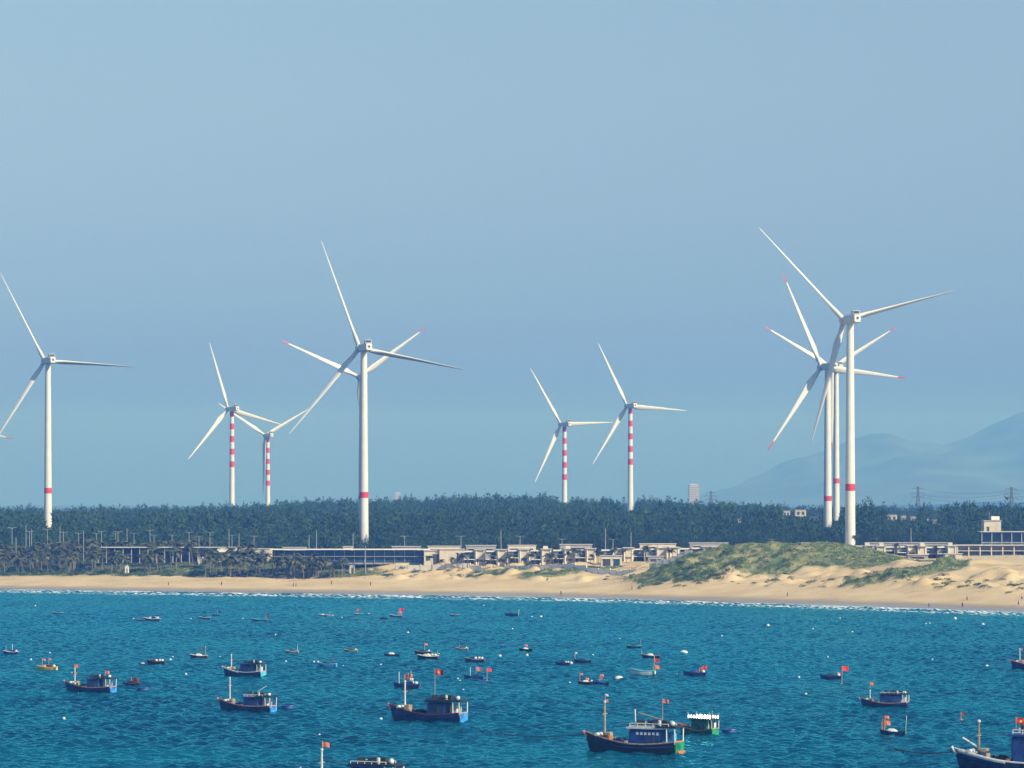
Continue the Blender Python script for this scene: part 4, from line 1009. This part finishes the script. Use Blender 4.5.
B1 = fishing_boat('biggest fishing boat with black hull, blue cabin and orange striped green transom', 634, 752, 97, 27, M_black, M_green, M_wood, M_blue, .38, [(.325, .53, .045, M_flagp, False, .10), (.325, .585, .035, M_bwhite, False, .12), (-.32, .55, .065, M_flagp, False, .26)], seed=1, cab=(.05, .52), foot=M_orange, mastm=M_pole2, stern_high=.12, booms=[(-.02, 0, .20, -.02, .02, .44, 1), (-.34, .05, .34, -.05, .0, .40, 0)])
B2 = fishing_boat('navy boat with bright blue transom, pink rail and tall red star flag', 428, 721, 79, 28, M_navy, M_sky, M_maroon, M_navy, .36, [(-.10, .65, .105, M_flagr, True, .32)], seed=2, cab=(.10, .47), wide_roof=True, stern_high=.115)
B3 = fishing_boat('blue fishing boat with white mast and rounded blue tarpaulin, below another blue boat', 247, 711, 60, 27, M_navy, M_sky, M_wood, M_blue, .42, [], seed=4, cab=(.12, .52), stern_high=.10, booms=[(-.20, 0, .32, -.36, -.02, .42, 1)])
B4 = fishing_boat('smaller navy fishing boat with white bow stripe, just above the blue tarpaulin boat', 244, 676, 45, 30, M_navy, M_cyan, M_bwhite, M_blue, .33, [], seed=5, cab=(.06, .55), bow_white=True, cabin_h=.14)
B5 = fishing_boat('blue fishing boat with pale blue transom and two orange flags, alone on the left', 90, 692, 54, 26, M_navy, M_sky, M_wood, M_blue, .30, [(.335, .50, .085, M_flago, False, .1), (-.33, .40, .08, M_flago, False, .18), (.36, .36, .07, M_flagp, False, .1)], seed=6, cab=(.14, .52))
B6 = fishing_boat('green fishing boat with rows of shining white lamps on its roof', 698, 734, 40, 48, M_dgreen, M_green, M_orange, M_dgreen, 0, [(-.42, .50, .01, M_bwhite, False, .2)], seed=7, cab=(.05, .62), lamps=True, canopy=M_net, cabin_h=.16, wide_roof=True, stern_high=.14)
B7 = fishing_boat('navy fishing boat with white gear on its canopy and a salmon flag above its bow', 885, 707, 47, 20, M_navy, M_navy, M_wood, M_blue, .22, [(.33, .53, .095, M_flago, False, .12)], seed=8, cab=(.05, .60), cabin_h=.15, wide_roof=True)
B8 = fishing_boat('large blue boat with red star flag cut off by the picture corner', 1016, 772, 116, 24, M_navy, M_sky, M_bwhite, M_blue, .30, [(.0, .47, .085, M_flagr, True, .24)], seed=9, cab=(.05, .52), cabin_h=.20, mastm=M_wood, bow_white=True, booms=[(.33, 0, .20, .47, .02, .285, 1)])
B9 = fishing_boat('navy fishing boat whose bow and mast just enter at the right picture edge', 1034, 669, 44, 27, M_navy, M_sky, M_pink, M_blue, .32, [(.33, .46, .06, M_flagp, False, .1)], seed=10)
B10 = fishing_boat('boat below the lower picture edge showing only its mast, orange cloth and roof gear', 352, 791, 104, 26, M_navy, M_sky, M_pink, M_blue, .25, [(.325, .46, .07, M_flago, False, .1)], seed=11, cab=(.06, .48), wide_roof=True)
for b_, nm in ((B1, 'biggest fishing boat'), (B2, 'pink railed boat'), (B3, 'blue tarpaulin boat'), (B4, 'white bowed boat'), (B5, 'two flag boat'), (B7, 'salmon flag boat'), (B8, 'corner boat'), (B10, 'boat below the edge')):
    L, Bq, bow, stern, mid, x0, x1, zb, zc, zt = b_['_geo']
    r = random.Random(int(L * 100)); tarp = nm in ('biggest fishing boat', 'blue tarpaulin boat')
    gear(b_, 'net_heap' if not tarp else 'tarpaulin_heap', ('blue tarpaulin covered heap' if tarp else 'dark heap of fishing net') + ' on the foredeck of the ' + nm, 'net heap', (.5 * (x1 + .27 * L), 0, mid - .03 * L), heap_mb((.27 * L - x1) * .9, Bq * .62, .085 * L, int(L * 10)), M_tarp if tarp else M_net)
    gear(b_, 'plastic_barrel', 'white barrel standing on the roof of the ' + nm, 'barrel', (x0 + (x1 - x0) * .3, Bq * .16, zt + .026 * L), barrel_mb(.022 * L, .055 * L), M_bwhite)
    gear(b_, 'plastic_barrel', 'blue barrel standing on the roof of the ' + nm, 'barrel', (x0 + (x1 - x0) * .62, -Bq * .1, zt + .026 * L), barrel_mb(.02 * L, .05 * L), M_tarp)
    gear(b_, 'net_heap', 'bundle of nets lying along the roof of the ' + nm, 'net heap', (x0 + (x1 - x0) * .48, 0, zt + .024 * L), heap_mb((x1 - x0) * .42, Bq * .3, .04 * L, int(L * 17)), M_net)
    gear(b_, 'round_float', 'white round float at the stern end of the canopy of the ' + nm, 'float', (-.46 * L, Bq * .22, zt + .024 * L), roundfloat_mb(.026 * L), M_bwhite)
    gear(b_, 'round_float', 'white round float in the middle of the canopy of the ' + nm, 'float', (-.40 * L, -Bq * .2, zt + .024 * L), roundfloat_mb(.024 * L), M_bwhite)
    gear(b_, 'crate', 'pale crate beside the mast of the ' + nm, 'crate', (.25 * L, Bq * .18, mid + .0 * L), (lambda m: (m.box((0, 0, .03 * L), (.06 * L, .045 * L, .06 * L), bev=.02), m)[1])(MB()), M_pole2)
    for i in range(3):
        gear(b_, 'fish_trap', 'dark wire fish trap, %s of three on the roof of the %s' % (ORD[i], nm), 'fish trap', (x0 + (x1 - x0) * (.2 + .28 * i), Bq * (.1 - .2 * (i % 2)), zt + .022 * L), (lambda m: (m.box((0, 0, .03 * L), (.07 * L, .05 * L, .06 * L), bev=.03), m)[1])(MB()), M_net, rz=.3 * i)
    for i in range(5 if nm != 'pink railed boat' else 0):
        fm = [M_bwhite, M_pole2, M_navy, M_orange, M_net][(i + int(L * 10)) % 5]
        gear(b_, 'fish_crate', 'small fish crate, %s of five along the open deck of the %s' % (ORD[i], nm), 'crate', (x1 + (.34 * L - x1) * (i + .4) / 5.2, Bq * (.30 - .14 * (i % 3)), mid - .02 * L + .012 * L * i), (lambda m: (m.box((0, 0, .03 * L), (.036 * L, .034 * L, .05 * L + .012 * L * (i % 2)), bev=.02), m)[1])(MB()), fm, 'fish crates on the deck of the ' + nm, rz=.2 * i)
    for i in range(3):
        gear(b_, 'rope_coil', 'dark rope coil, %s of three on the aft roof of the %s' % (ORD[i], nm), 'rope coil', (-.44 * L + i * .055 * L, Bq * (.08 - .12 * (i % 2)), zt + .024 * L), heap_mb(.05 * L, .05 * L, .03 * L, i + int(L * 7)), M_net)
    if nm == 'pink railed boat':
        for i in range(5): gear(b_, 'crate', 'fish crate, %s of five on the foredeck of the pink railed boat' % ORD[i], 'crate', (.05 * L + i * .045 * L, -Bq * .2 + .02 * L * (i % 2), mid - .02 * L), (lambda m: (m.box((0, 0, .035 * L), (.038 * L, .03 * L, .075 * L), bev=.02), m)[1])(MB()), [M_pole2, M_bwhite, M_wood, M_yel, M_navy][i], 'fish crates on the pink railed boat')
L = B1['_geo'][0]
# mooring ropes run from the bows into the water
def rope(b_, px, y, label, th=.055):
    g = b_['_geo']; A = on_boat(b_, (g[0] * .53, 0, g[2] * .9)); D = sea_d(y); E = Vector((wx(px, D), D, .05)); m = MB()
    m.tube([A.lerp(E, q / 12) - Vector((0, 0, 0.6 * 4 * (q / 12) * (1 - q / 12) * min(1, (A - E).length / 20))) for q in range(13)], th, n=5)
    tag(m.build('mooring_rope', M_rope), label, 'rope', 'mooring ropes running from the boats')
rope(B1, 478, 731, 'dark mooring rope running left from the bow of the biggest boat', .07)
rope(B2, 352, 712, 'dark mooring rope running left from the bow of the pink railed boat', .07)
rope(B8, 888, 747, 'long dark mooring rope running left from the bow of the corner boat', .09)
rope(B3, 196, 700, 'thin mooring rope running left from the bow of the blue tarpaulin boat', .05)
rope(B10, 236, 767, 'mooring rope reaching left from the boat below the lower edge', .07)

# ------------------------------------------------------------------ small boats
def small_boat(label, px, y, Lpx, hull, inside=None, rail=None, alpha=14, flags=(), poles=(), box=None, heap=None, person=False, seed=0, floats=0, flip=False, hh=.16):
    r = random.Random(seed + 50); D = sea_d(y); sc = D / F; L = Lpx * sc / math.cos(R(alpha)); B = .36 * L
    t = thing('small_boat', label, 'small boat', (wx(px, D), D, 0), R(alpha if flip else 180 - alpha), 'small open boats at anchor')
    bow, st, mid = hh * 1.35 * L, hh * L, hh * .85 * L
    ts = [0, .12, .3, .5, .68, .84, .94, 1.0]; rings = []; tp = []; ins = []
    for u in ts:
        x, b, zs = hull_station(u, L, B, bow, st, mid)
        pr = [(0, -.05 * L), (.6, -.04 * L), (.88, .02 * L), (1.0, zs)]; rake = .05 * L * max(0, (u - .7) / .3) ** 1.5
        half = [(x + rake * z / bow, f * b, z) for f, z in pr]; rings.append([(p[0], -p[1], p[2]) for p in half[:0:-1]] + half)
        tp.append((half[-1], rings[-1][0])); ins.append([(x, -b * .9, zs - .03 * L), (x, -b * .6, zs * .35), (x, b * .6, zs * .35), (x, b * .9, zs - .03 * L)])
    m = MB(); m.loft(rings, 0, False); m.f.append(tuple(range(len(rings[0])))); m.mi.append(0); m.build('hull', hull, t, True)
    m = MB(); m.loft(ins, 0, False); m.build('inside', inside or M_wood, t)
    m = MB()
    for s in (0, 1): m.tube([q[s] for q in tp], .016 * L, n=5)
    m.tube([tp[0][0], tp[0][1]], .016 * L, n=5); m.build('rail', rail or M_wood, t)
    for u in (.25, .62):
        x, b, zs = hull_station(u, L, B, bow, st, mid); m = MB(); m.box((x, 0, zs - .03 * L), (.07 * L, b * 1.9, .02 * L)); m.build('thwart', M_wood, t)
    if box:
        m = MB(); m.box((-.12 * L, 0, mid + .04 * L), (.26 * L, B * .5, .16 * L), bev=.02); m.build('engine_box', box, t)
    if heap:
        m = heap_mb(.5 * L, B * .6, .16 * L, seed); o = m.build('deck_cover', heap, t); o.location = (0.05 * L, 0, mid * .7)
    for (fx, fz, fs, fm, pole) in flags: add_flag(t, (fx * L, r.uniform(-.1, .1) * B, fz * L), fs * L, fm, r.random() * 6, False, pole * L)
    for (fx, fz, mm, lean) in poles:
        m = MB(); m.tube([(fx * L, 0, .05 * L), ((fx + lean) * L, 0, fz * L)], .016 * L, n=5); m.build('pole', mm, t)
    for i in range(floats):
        m = roundfloat_mb(.075 * L); o = m.build('fender', M_bwhite, t, True); o.location = ((-.38 + .17 * i) * L, (.1 - .2 * (i % 2)) * B, mid * .9)
    return t
P = M_pole2; W_ = M_bwhite
small_boat('navy boat with a bunch of red flags and white stern, above the pink railed boat', 407, 688, 25, M_navy, W_, M_navy, flags=[(.1, .52, .22, M_flagr, .4), (0, .44, .2, M_flagr, .3), (-.05, .56, .16, M_flago, .3), (-.12, .40, .14, W_, .3)], poles=[(.32, .62, W_, 0), (-.18, .66, P, .03)], box=M_blue, floats=2, seed=1)
small_boat('blue boat with a pink flag, right of the tall red star flag', 474, 679, 19, M_blue, M_navy, M_blue, flags=[(-.12, .62, .3, M_flagp, .5)], poles=[(.2, .6, W_, 0)], box=M_blue, seed=2)
small_boat('dark boat carrying a big bunch of orange flags with a green pole at its stern', 893, 735, 24, M_navy, W_, M_black, flags=[(.42, .66, .24, M_flago, .5), (.36, .58, .26, M_flago, .5), (.33, .78, .18, M_flago, .6), (.46, .50, .2, M_flagp, .4)], poles=[(-.52, .62, M_green, -.03), (-.5, .78, W_, -.05)], heap=W_, seed=3)
small_boat('navy boat with red flags and white float at its right end', 695, 676, 22, M_navy, M_navy, M_black, flags=[(-.28, .40, .2, M_flagr, .25), (-.36, .46, .18, M_flagr, .3), (-.2, .34, .18, M_flagr, .2)], heap=M_tarp, floats=1, seed=4)
small_boat('low navy boat with pink and white bundles at its stern, near a red marker flag', 831, 679, 20, M_navy, M_navy, M_navy, flags=[(-.3, .32, .2, M_flagp, .2)], floats=1, heap=M_net, seed=5)
small_boat('dark boat with upright pink flag, left of a tied pair', 586, 684, 15, M_black, M_wood, M_wood, flags=[(.4, .72, .2, M_flagp, .6), (0, .4, .2, M_flago, .2)], heap=W_, floats=1, seed=6)
small_boat('navy boat with leaning red flag, right of a tied pair', 601, 685, 16, M_navy, M_navy, M_navy, flags=[(.05, .66, .22, M_flagp, .5), (.12, .5, .2, M_flagr, .3)], heap=M_tarp, seed=7)
small_boat('white hulled boat with a tall striped pole and red flag at its stern', 643, 675, 24, W_, M_cyan, M_cyan, flags=[(-.46, .66, .2, M_flagr, .4), (-.5, .40, .22, M_flago, .2)], poles=[(-.42, .8, M_yel, -.05), (-.36, .5, M_green, -.06)], seed=8, hh=.2)
small_boat('navy boat with raised white topped bow post', 583, 663, 17, M_navy, M_blue, M_navy, poles=[(.46, .55, P, .02)], flags=[(.46, .62, .14, W_, .2)], heap=M_net, seed=9)
small_boat('low navy boat with white gear, left of the white topped post boat', 563, 665, 14, M_navy, W_, M_navy, floats=2, heap=M_net, seed=10)
small_boat('dark boat with a white deck cover, alone above the buoy pair', 526, 651, 13, M_black, W_, M_black, heap=W_, flags=[(.1, .5, .22, M_flagp, .4)], seed=11)
small_boat('dark and white boat with raised pink bow pole, right of the pole carrying boat', 651, 658, 17, M_black, W_, M_wood, heap=W_, poles=[(.5, .42, M_pink, .06)], seed=12)
small_boat('grey blue boat with a leaning pole at its stern, farthest of the right centre cluster', 634, 648, 14, M_navy, M_cyan, M_cyan, heap=M_net, poles=[(-.4, .62, P, -.1)], seed=13)
small_boat('dark boat loaded with grey sacks, upper of the pair above the red flag bunch', 423, 654, 16, M_black, W_, M_wood, heap=M_net, flags=[(-.1, .66, .18, M_flago, .4)], floats=1, seed=14)
small_boat('long dark boat with pale floats, lower of the pair above the red flag bunch', 428, 659, 20, M_black, M_wood, W_, heap=W_, poles=[(-.45, .4, P, -.03)], floats=2, seed=15)
small_boat('low dark boat with white right half, left of the loaded pair', 392, 656, 15, M_black, W_, M_black, heap=W_, seed=16, hh=.12)
small_boat('dark boat with white fenders at both ends, right of the loaded pair', 475, 662, 19, M_navy, M_navy, M_wood, heap=M_tarp, floats=3, seed=17)
small_boat('small brown and white boat left of the fender carrying boat', 462, 650, 12, M_wood, W_, W_, heap=M_maroon, poles=[(.2, .5, P, 0)], floats=1, seed=18)
small_boat('light blue boat with two dark figures of gear aboard, right of a hidden green tub', 327, 667, 19, M_sky, M_navy, M_cyan, heap=M_net, poles=[(-.25, .5, M_maroon, 0), (-.4, .55, M_maroon, 0)], floats=0, seed=19, hh=.18)
small_boat('brown and white boat with a pale pole, left of the light blue boat', 292, 653, 13, M_wood, W_, W_, heap=M_net, poles=[(-.4, .62, W_, -.05)], seed=20)
small_boat('cream and brown boat with black gear, right of the light blue boat', 351, 652, 13, M_wood, W_, M_yel, heap=M_net, floats=1, seed=21)
small_boat('pink and white boat rigged with crossed poles, above the white bowed boat', 199, 658, 17, M_maroon, W_, W_, heap=W_, poles=[(.2, .62, M_maroon, -.25), (-.3, .66, M_maroon, .2), (-.4, .72, P, 0)], seed=22)
small_boat('dark boat piled with white and red floats, left middle distance', 156, 664, 18, M_black, W_, M_maroon, heap=M_maroon, floats=3, seed=23)
small_boat('tiny dark dinghy tied left of the float piled boat', 143, 665, 9, M_black, M_navy, M_black, heap=W_, seed=24)
small_boat('white decked boat with dark awning, farther left middle distance', 152, 621, 16, M_navy, W_, W_, box=M_net, heap=W_, floats=2, seed=25)
small_boat('low dark dinghy tied left of the white decked boat', 140, 621, 10, M_navy, M_navy, M_wood, seed=26)
small_boat('low grey boat with a dark hull between two far buoys', 205, 619, 11, M_navy, W_, W_, heap=M_net, seed=27)
small_boat('dark boat with a raised sail like stern, right of the low grey boat', 216, 616, 8, M_navy, W_, M_navy, flags=[(-.2, .66, .4, M_navy, .5)], seed=28)
small_boat('dark boat with a big folded triangular cover, near the blue tubs on the left', 132, 685, 18, M_black, M_black, M_maroon, flags=[(.05, .42, .42, M_maroon, .35)], heap=M_black, seed=29, hh=.1)
small_boat('bright yellow boat under two small flags on the left', 47, 670, 20, M_yel, M_yel, M_yel, heap=M_yel, flags=[(.25, .56, .16, M_flagp, .4), (-.1, .58, .14, M_flagp, .4)], box=M_maroon, floats=1, seed=30)
small_boat('purple navy boat with two thin masts near the left edge', 11, 654, 15, M_navy, M_pink, W_, poles=[(.35, .55, P, 0), (-.1, .66, W_, 0)], box=M_navy, floats=1, seed=31)
small_boat('tiny dark boat far off on the left below the surf', 58, 614, 10, M_navy, M_navy, W_, heap=M_navy, seed=32)
small_boat('low dark blue boat with a small black stern flag, far off left of centre', 260, 621, 15, M_navy, M_navy, M_cyan, flags=[(-.4, .42, .2, M_maroon, .3)], seed=33, hh=.12)
small_boat('tiny dark and white boat far off, left of a tiny red flagged boat', 323, 616, 8, M_navy, W_, W_, heap=W_, seed=34)
small_boat('white boat with raised pole beside the tiny dark and white boat far off', 330, 616, 7, W_, W_, W_, poles=[(0, .6, W_, 0)], seed=35)
small_boat('tiny red flagged boat far off, left of the blue one with two flags', 358, 615, 8, M_navy, M_navy, W_, flags=[(.1, .75, .35, M_flagr, .5)], seed=36)
small_boat('tiny navy boat far off, left of the one with red and pink flags', 384, 619, 8, M_navy, M_navy, M_navy, heap=M_navy, seed=37)
small_boat('blue boat with red and pink flags far off below the beach', 396, 617, 12, M_blue, M_navy, W_, flags=[(-.3, .72, .36, M_flagr, .5), (-.2, .5, .28, M_flagp, .3)], seed=38)
small_boat('tiny dark and white boat far off above the fender carrying boat', 455, 616, 9, M_navy, W_, W_, heap=M_navy, seed=39)
small_boat('tiny navy boat with a short white topped post far off in the centre', 512, 616, 13, M_navy, M_navy, M_navy, poles=[(-.5, .5, W_, -.05)], heap=M_navy, seed=40)

# ------------------------------------------------------------------ round tub boats, buoys, marker flags
def tub(label, px, y, w, lid=True):
    D = sea_d(y); rr = w * D / F / 2; t = thing('basket_boat', label, 'basket boat', (wx(px, D), D, 0), 0, 'round blue basket boats')
    m = MB(); m.lathe([(rr * .4, -.28 * rr), (rr * .82, -.16 * rr), (rr * .97, .08 * rr), (rr, .42 * rr), (rr * .94, .42 * rr), (rr * .9, .1 * rr), (rr * .5, -.1 * rr), (.02, -.12 * rr)], n=28); m.build('bowl', M_blue, t, True)
    m = MB(); m.tube([(rr * math.cos(6.283 * i / 24), rr * math.sin(6.283 * i / 24), .44 * rr) for i in range(25)], .05 * rr, n=5); m.build('rim', M_tarp, t)
    m = MB(); m.box((0, 0, .3 * rr), (rr * 1.84, .28 * rr, .06 * rr)); m.build('seat', M_wood, t)
    m = MB(); m.box((rr * .55, -.15 * rr, .36 * rr), (.5 * rr, .5 * rr, .22 * rr), bev=.03); m.build('float_block', M_bwhite, t)
tub('round blue basket boat floating below the dark folded cover boat', 143.5, 691, 13.5)
tub('round blue basket boat tied behind the blue tarpaulin boat', 288, 709, 14)
tub('round blue basket boat floating right of the shining lamp boat', 729.5, 733, 15)
buoys = [(31, 660, 3), (35.5, 606, 2), (72, 673, 2), (78.5, 694, 2), (133.5, 619, 2), (170.5, 660, 3), (173, 657, 2), (186, 674.5, 3), (191, 619, 2), (220, 657, 2), (243, 619, 2), (275.5, 635, 2), (319.5, 735, 2.4), (286, 662, 3), (314, 662, 2.5), (318, 662, 2.5), (343, 666, 2), (342, 618, 2), (369, 614, 2), (381, 665, 2.5), (381, 719.5, 4), (408, 633, 3), (419, 636, 2), (439, 654, 2), (458, 679, 2.5), (460, 681, 2), (484, 606, 2), (500, 656.5, 4), (512.5, 629, 2), (527, 655.5, 3.5), (547.5, 662, 2.5), (570, 683, 2.5), (571, 663.5, 4), (541, 617, 3), (532, 617, 2), (593, 655, 2), (620, 639, 2), (722, 636, 2), (677, 675, 2.6), (684, 653, 7), (619, 679, 8), (799, 677.5, 3), (806, 694.5, 3.4), (828, 657, 2), (840, 618.5, 2), (852.5, 632.5, 2.6), (813, 629, 2), (768, 626, 4), (932.5, 659.5, 2), (987, 666.5, 4), (955, 619, 4), (983, 625, 4), (926, 624, 2), (930, 623.5, 2), (64, 719, 4), (50, 653, 2), (463.5, 690, 2)]
bp_ = None
for i, (px, y, w) in enumerate(buoys):
    D = sea_d(y); x = wx(px, D); rad = max(.17, min(.5, w * D / F / 2.5))
    if bp_ is None:
        t = bp_ = thing('buoy', 'small white float bobbing alone on the open water', 'buoy', (x, D, 0), 0, 'small white floats on the water')
        m = MB(); m.lathe([(1.0 * math.sin(math.pi * q / 10) + .002, -.75 + 1 - math.cos(math.pi * q / 10)) for q in range(11)], n=14); m.build('float_ball', M_bwhite, t, True)
        m = MB(); m.lathe([(.16, 1.2), (.16, 1.42), (.02, 1.44)], n=8); m.build('knob', M_orange, t)
    else: t = dup(bp_, (x, D, 0), 0)
    s_ = (rad * (1.8 if w >= 7 else 1), rad, rad); t.scale = s_
for px, y, yt, mm, lab in [(842, 684, 666, M_flagr, 'red flag on a floating marker pole between two navy boats on the right'), (487, 681, 668, M_flagr, 'red flag on a floating marker pole right of the pink flag boat'), (961, 720, 712, M_maroon, 'small dark marker flag floating above the corner boat')]:
    D = sea_d(y); h = (y - yt) * D / F; t = thing('marker_buoy', lab, 'marker buoy', (wx(px, D), D, 0), R(190), 'marker flags floating on the water')
    m = MB(); m.tube([(0, 0, -.3), (0, 0, h)], .06, n=5); m.build('pole', M_pole2, t)
    m = MB(); m.lathe([(.05, -.2), (.3, -.12), (.32, .1), (.08, .22)], n=10); m.build('float_ring', M_orange, t)
    add_flag(t, (0, 0, h), max(.9, h * .40), mm, px, name='flag')

# ------------------------------------------------------------------ people on the beach
def person_meshes(walk):
    J = {'pelvis': (0, 0, .93, .15), 'waist': (0, 0, 1.08, .13), 'chest': (0, .01, 1.30, .165), 'neck': (0, 0, 1.47, .06), 'head': (0, .015, 1.60, .095), 'crown': (0, .01, 1.70, .075)}
    E = [('pelvis', 'waist'), ('waist', 'chest'), ('chest', 'neck'), ('neck', 'head'), ('head', 'crown')]
    sw = .22 if walk else .03
    for s, n in ((-1, 'l'), (1, 'r')):
        f = s * sw
        J.update({n + 'hip': (s * .10, 0, .90, .10), n + 'knee': (s * .11, f * .7 + .04, .49, .065), n + 'ank': (s * .11, f - .03, .08, .045), n + 'toe': (s * .12, f + .14, .03, .035),
                  n + 'sho': (s * .19, 0, 1.42, .06), n + 'elb': (s * .25, -f * .5 - .03, 1.14, .043), n + 'wri': (s * .26, -f + .06, .90, .032), n + 'hand': (s * .255, -f + .09, .80, .035)})
        E += [('pelvis', n + 'hip'), (n + 'hip', n + 'knee'), (n + 'knee', n + 'ank'), (n + 'ank', n + 'toe'), ('chest', n + 'sho'), (n + 'sho', n + 'elb'), (n + 'elb', n + 'wri'), (n + 'wri', n + 'hand')]
        for q in range(4):
            J[n + 'f%d' % q] = (s * .255, -f + .075 + .02 * q, .725 - .006 * (q % 3), .009); E.append((n + 'hand', n + 'f%d' % q))
        J[n + 'th'] = (s * .235, -f + .14, .775, .01); E.append((n + 'hand', n + 'th'))
    J['nose'] = (0, .125, 1.60, .014); E.append(('head', 'nose'))
    ks = list(J); ix = {k: i for i, k in enumerate(ks)}
    me = bpy.data.meshes.new('person'); me.from_pydata([J[k][:3] for k in ks], [(ix[a], ix[c]) for a, c in E], [])
    o = bpy.data.objects.new('person', me); COL.objects.link(o); md = o.modifiers.new('s', 'SKIN')
    for i, k in enumerate(ks):
        sv = me.skin_vertices[0].data[i]; sv.radius = (J[k][3],) * 2; sv.use_root = (k == 'pelvis')
    o.modifiers.new('u', 'SUBSURF').levels = 1
    dg = bpy.context.evaluated_depsgraph_get(); body = bpy.data.meshes.new_from_object(o.evaluated_get(dg)); bpy.data.objects.remove(o)
    body.materials.clear(); body.materials.append(M_skin)
    J3 = {k: Vector(v[:3]) for k, v in J.items()}
    return body, J3
BODY = [person_meshes(True), person_meshes(False)]
def person(label, px, y, D, shirt, trousers, walk, rz):
    x = wx(px, D); body, J = BODY[0 if walk else 1]; t = thing('person', label, 'person', (x, D, gz(x, D) if D > float(shore_y(np.array([x]))[0]) else -.3), rz, 'people on the beach')
    o = link('body', body, t)
    m = MB(); rings = []
    for z, a, c in ((.88, .165, .12), (1.0, .165, .125), (1.15, .16, .125), (1.32, .20, .14), (1.42, .215, .12), (1.47, .13, .09)):
        rings.append([(a * math.cos(6.283 * j / 12), c * math.sin(6.283 * j / 12) + .005, z) for j in range(12)])
    m.loft(rings)
    for n in 'lr': m.tube([J[n + 'sho'], J[n + 'elb'] * .9 + J[n + 'sho'] * .1], [.085, .065], n=8)
    m.build('shirt', shirt, t, True)
    m = MB(); m.loft([[(a * math.cos(6.283 * j / 12), c * math.sin(6.283 * j / 12), z) for j in range(12)] for z, a, c in ((.78, .17, .125), (.9, .175, .13), (1.0, .168, .127))])
    for n in 'lr': m.tube([J[n + 'hip'], J[n + 'knee'], J[n + 'knee'] * .55 + J[n + 'ank'] * .45], [.115, .085, .075], n=8)
    m.build('trousers', trousers, t, True)
    m = MB(); m.lathe([(.104, 0), (.108, .05), (.085, .11), (.02, .135)], (0, -.012, 1.61), n=10); m.build('hair', M_net, t, True)
M_shd = mat('dark_shirt_cloth', (.03, .03, .04), .9); M_shr = mat('red_shirt_cloth', (.35, .05, .04), .9); M_shw = mat('white_shirt_cloth', (.6, .6, .58), .9); M_tr = mat('dark_trouser_cloth', (.03, .035, .05), .9)
def on_sand(px, y):
    """Distance at which the beach surface shows at this row."""
    D = 1000.0
    while D < 1400:
        x = wx(px, D)
        if YH + (HC - max(0, gz(x, D))) * F / D <= y: return D
        D += 1.0
    return D
for i, (px, y, sh, w, rz, lab) in enumerate([(8.5, 577, M_shd, 0, 2, 'person in dark clothes standing on the sand at the left picture edge'), (168.5, 586, M_shd, 1, 1.6, 'person in dark clothes walking on wet sand left of the glass hotel'), (221.5, 586, M_shr, 0, 3, 'person in a red shirt standing by the water left of the glass hotel'),
        (293.5, 587, M_shd, 1, 1.4, 'person in dark shirt, left of a pair walking below the glass hotel'), (296, 587, M_shr, 1, 1.4, 'person in red shirt, right of a pair walking below the glass hotel'), (331.5, 585, M_shd, 0, 2.5, 'person in dark clothes standing alone on sand below the hotel windows'), (370.5, 586, M_shr, 0, 3.4, 'person in a red shirt standing on the sand below the hotel end'),
        (561, 595.5, M_shd, 0, 3, 'person in dark clothes at the water edge below the villa row'), (632, 590, M_shr, 1, 1.5, 'person in a red shirt on the sand left of the green dune'), (787.5, 597, M_shd, 1, 1.7, 'person in dark clothes walking below the green dune'), (967, 601, M_shr, 1, 4.5, 'person in a red shirt walking on the right hand beach'),
        (962.5, 607.5, M_shd, 0, 3, 'person in dark clothes at the water edge on the right hand beach'), (1018.5, 606, M_shd, 1, 1.3, 'person in dark clothes near the right picture edge by the water'), (1022, 600, M_shw, 0, 2.8, 'person in a white shirt higher on the sand at the right picture edge'), (929, 608, M_shd, 0, 2, 'person in dark clothes wading left of the right hand walker')]):
    D = on_sand(px, y); person(lab, px, y, D, sh, M_tr, w, rz)
# driftwood logs on the sand
for i, (px, y, L_) in enumerate([(700, 581, 4), (1010, 593, 2.6), (1007, 593.5, 2), (388, 577, 3.5), (548, 580, 3), (785, 574, 3)]):
    D = on_sand(px, y); x = wx(px, D); m = MB(); m.tube([(-L_ / 2, 0, .15), (-L_ / 6, .2, .25), (L_ / 4, -.1, .2), (L_ / 2, .15, .3)], [.12, .25, .22, .1], n=7); m.tube([(L_ / 6, 0, .2), (L_ / 4, .3, .9)], [.1, .04], n=5)
    o = m.build('driftwood', M_trunk); o.location = (x, D, gz(x, D)); o.rotation_euler = (0, 0, .4 * i)
    tag(o, ['dark driftwood log below the left foot of the green dune', 'larger driftwood log on the sand at far right', 'smaller driftwood log beside the larger one at far right', 'driftwood log on the sand below the cream blocks', 'driftwood log on the sand below the villa row', 'driftwood log on the sand of the green dune slope'][i], 'driftwood')
for o in list(bpy.data.objects):
    for k_ in ('_len', '_geo'):
        if k_ in o: del o[k_]
